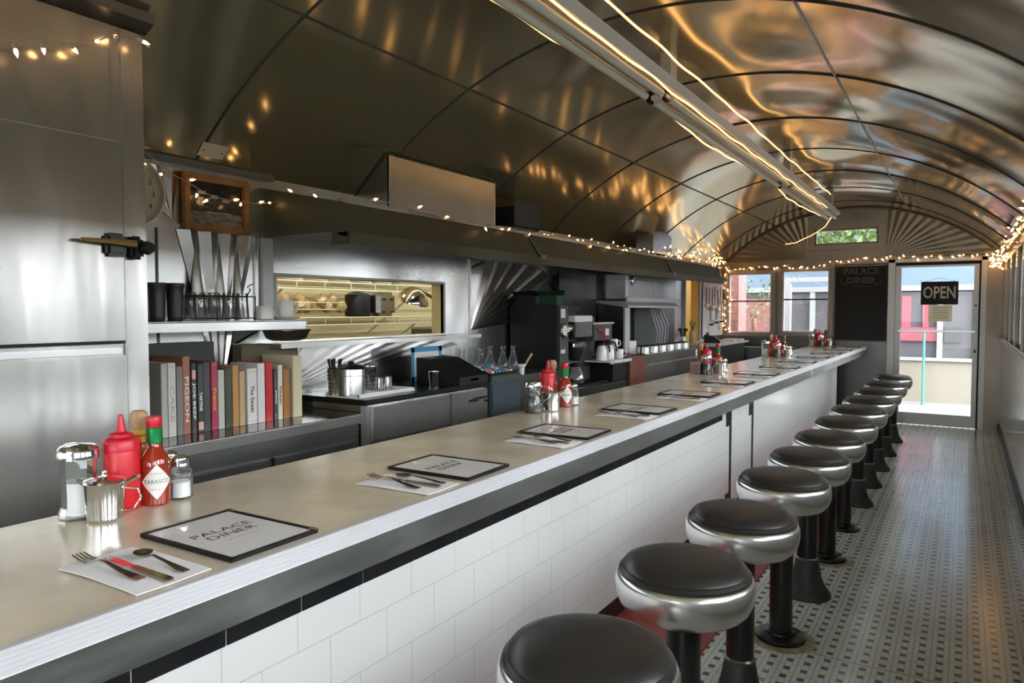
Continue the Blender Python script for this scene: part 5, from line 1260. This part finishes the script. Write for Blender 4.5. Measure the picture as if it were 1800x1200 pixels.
# ================================================================== OUTSIDE
struct(MB().box(-30,30,-20,45,-.45,-.35).build('street_ground',mat('grey_asphalt',(.25,.25,.25),.9),smooth=False))
NB=mat('light_blue_cladding',(.15,.205,.275),.7); CW=mat('cream_render',(.265,.23,.18),.8)
M['owhite']=mat('outdoor_white_paint',(.31,.31,.315),.6)
BY=17.0
t=thing('neighbour_building','low blue clad building with white framed windows seen through the end door and windows','building',(0,BY,0))
z1=oy(1650,505,BY)[1]; z2=oy(1650,632,BY)[1]
b=MB(); b.box(-12,8,0,4,z1,4.6); b.build('blue_upper_wall',NB,t,smooth=False)
b=MB(); b.box(-12,8,0,4,-.4,z2-.02); b.build('cream_lower_wall',CW,t,smooth=False)
b=MB(); b.box(-12,8,-.06,0,z2-.03,z2+.04); b.box(-12,8,-.05,0,z1-.06,z1+.05); b.build('white_rail','owhite',t,smooth=False)
M['dim']=mat('dim_interior',(.11,.10,.11),.3)
b=MB(); b.box(-12,8,.08,.3,z2,z1); b.build('glazing_depth','dim',t,smooth=False)
xs=[oy(a,550,BY)[0] for a in (1284,1380,1428,1476,1555,1653,1716)]
for i,x_ in enumerate(xs):
    MB().box(x_-.05,x_+.05,-.04,.1,z2,z1).build('mullion','owhite',t,smooth=False)
M['maroon']=mat('maroon_panel',(.30,.07,.09),.6); M['pinkbrick']=mat('pink_brick',(.26,.12,.11),.9,var=.2,vscale=12)
for (a,c,d,e,m_) in ((1582,1645,575,600,'maroon'),(1585,1600,520,575,'maroon'),(1622,1632,530,575,'maroon'),(1310,1354,525,586,'pinkbrick'),(1660,1690,575,602,'darkgrey')):
    x_,zt_=oy(a,d,BY-.1); x2,zb2=oy(c,e,BY-.1); MB().box(x_,x2,-.0,.07,zb2,zt_).build('window_display',m_,t,smooth=False)
M['teal']=mat('teal_frame',(.08,.30,.24),.6)
x_,zt_=oy(1626,582,BY-.2)
t=thing('teal_bike_rack','teal steel frame standing before the neighbour building','frame',(x_,BY-.5,-.35)); b=MB(); b.tube([(0,0,0),(0,0,zt_+.35),(-.5,0,zt_+.35),(-.5,0,0)],.025,8); b.build('tube_frame','teal',t)
t=tag(MB().box(-3.75,oy(1298,550,12.2)[0],12.2,12.7,-.4,2.6).build('brick_pillar','pinkbrick',smooth=False),'pink brick pillar just outside the left end window','pillar')
t=thing('white_porch_post','white porch frame outside the right end window','post',(0,13.5,0))
x_,_=oy(1384,550,13.5); b=MB(); b.box(x_-.06,x_+.06,-.06,.06,-.4,2.1); b.box(x_-.04,x_+1.6,-.04,.04,2.05,2.13); b.build('post','owhite',t,smooth=False)
# street tree: foliage seen through the transom
def leaves(name,lab,c,R,n,seed,ls=1):
    rg=random.Random(seed); t=thing(name,lab,'tree',(c[0],c[1],-.35))
    b=MB()
    for i in range(n):
        while True:
            p=Vector((rg.uniform(-1,1),rg.uniform(-1,1),rg.uniform(-1,1)))
            if p.length<1: break
        p=Vector((p.x*R[0],p.y*R[1],c[2]+.35+p.z*R[2])); a=Vector((rg.gauss(0,1),rg.gauss(0,1),rg.gauss(0,1))).normalized(); u=a.orthogonal().normalized(); v=a.cross(u); s=rg.uniform(.05,.1)*ls
        b.face([p+u*s*1.6,p+v*s*.7,p-u*s*1.2,p-v*s*.7])
    o=b.build('foliage','foliage',t,smooth=False); o['kind']='stuff'
    b=MB(); b.tube([(0,0,0),(.05,0,1.5),(0,.05,c[2])],[.12,.09,.05],8); b.build('trunk','brown',t)
M['foliage']=mat('tree_leaves',(.11,.16,.035),.6)
leaves('street_tree','green street tree outside beyond the transom window',(-2.15,15.4,3.12),(1.5,.7,.42),900,3,.8)
x_,z_=oy(1325,520,14.8)
leaves('small_street_tree','thin small leafed tree outside the left end window',(x_,14.8,z_-.1),(.55,.4,.5),130,5,.45)
# street side
t=thing('street_building','pale building across the street on the window side','building',(14,4,0))
b=MB(); b.box(0,6,-20,16,-.4,3.0); b.build('walls',mat('pale_stucco',(.30,.31,.30),.8),t,smooth=False)
b=MB()
for j in range(10): b.box(-.03,0,-18+j*3.4,-16.6+j*3.4,.8,2.2)
b.build('windows','dim',t,smooth=False)
for j,(x_,y_) in enumerate(((7,-2),(7.5,3.5),(7,8.5))):
    leaves('roadside_tree','leafy roadside tree on the window side, %s along the street'%ORD[j],(x_,y_,3.6),(1.3,1.3,1.3),500,20+j)
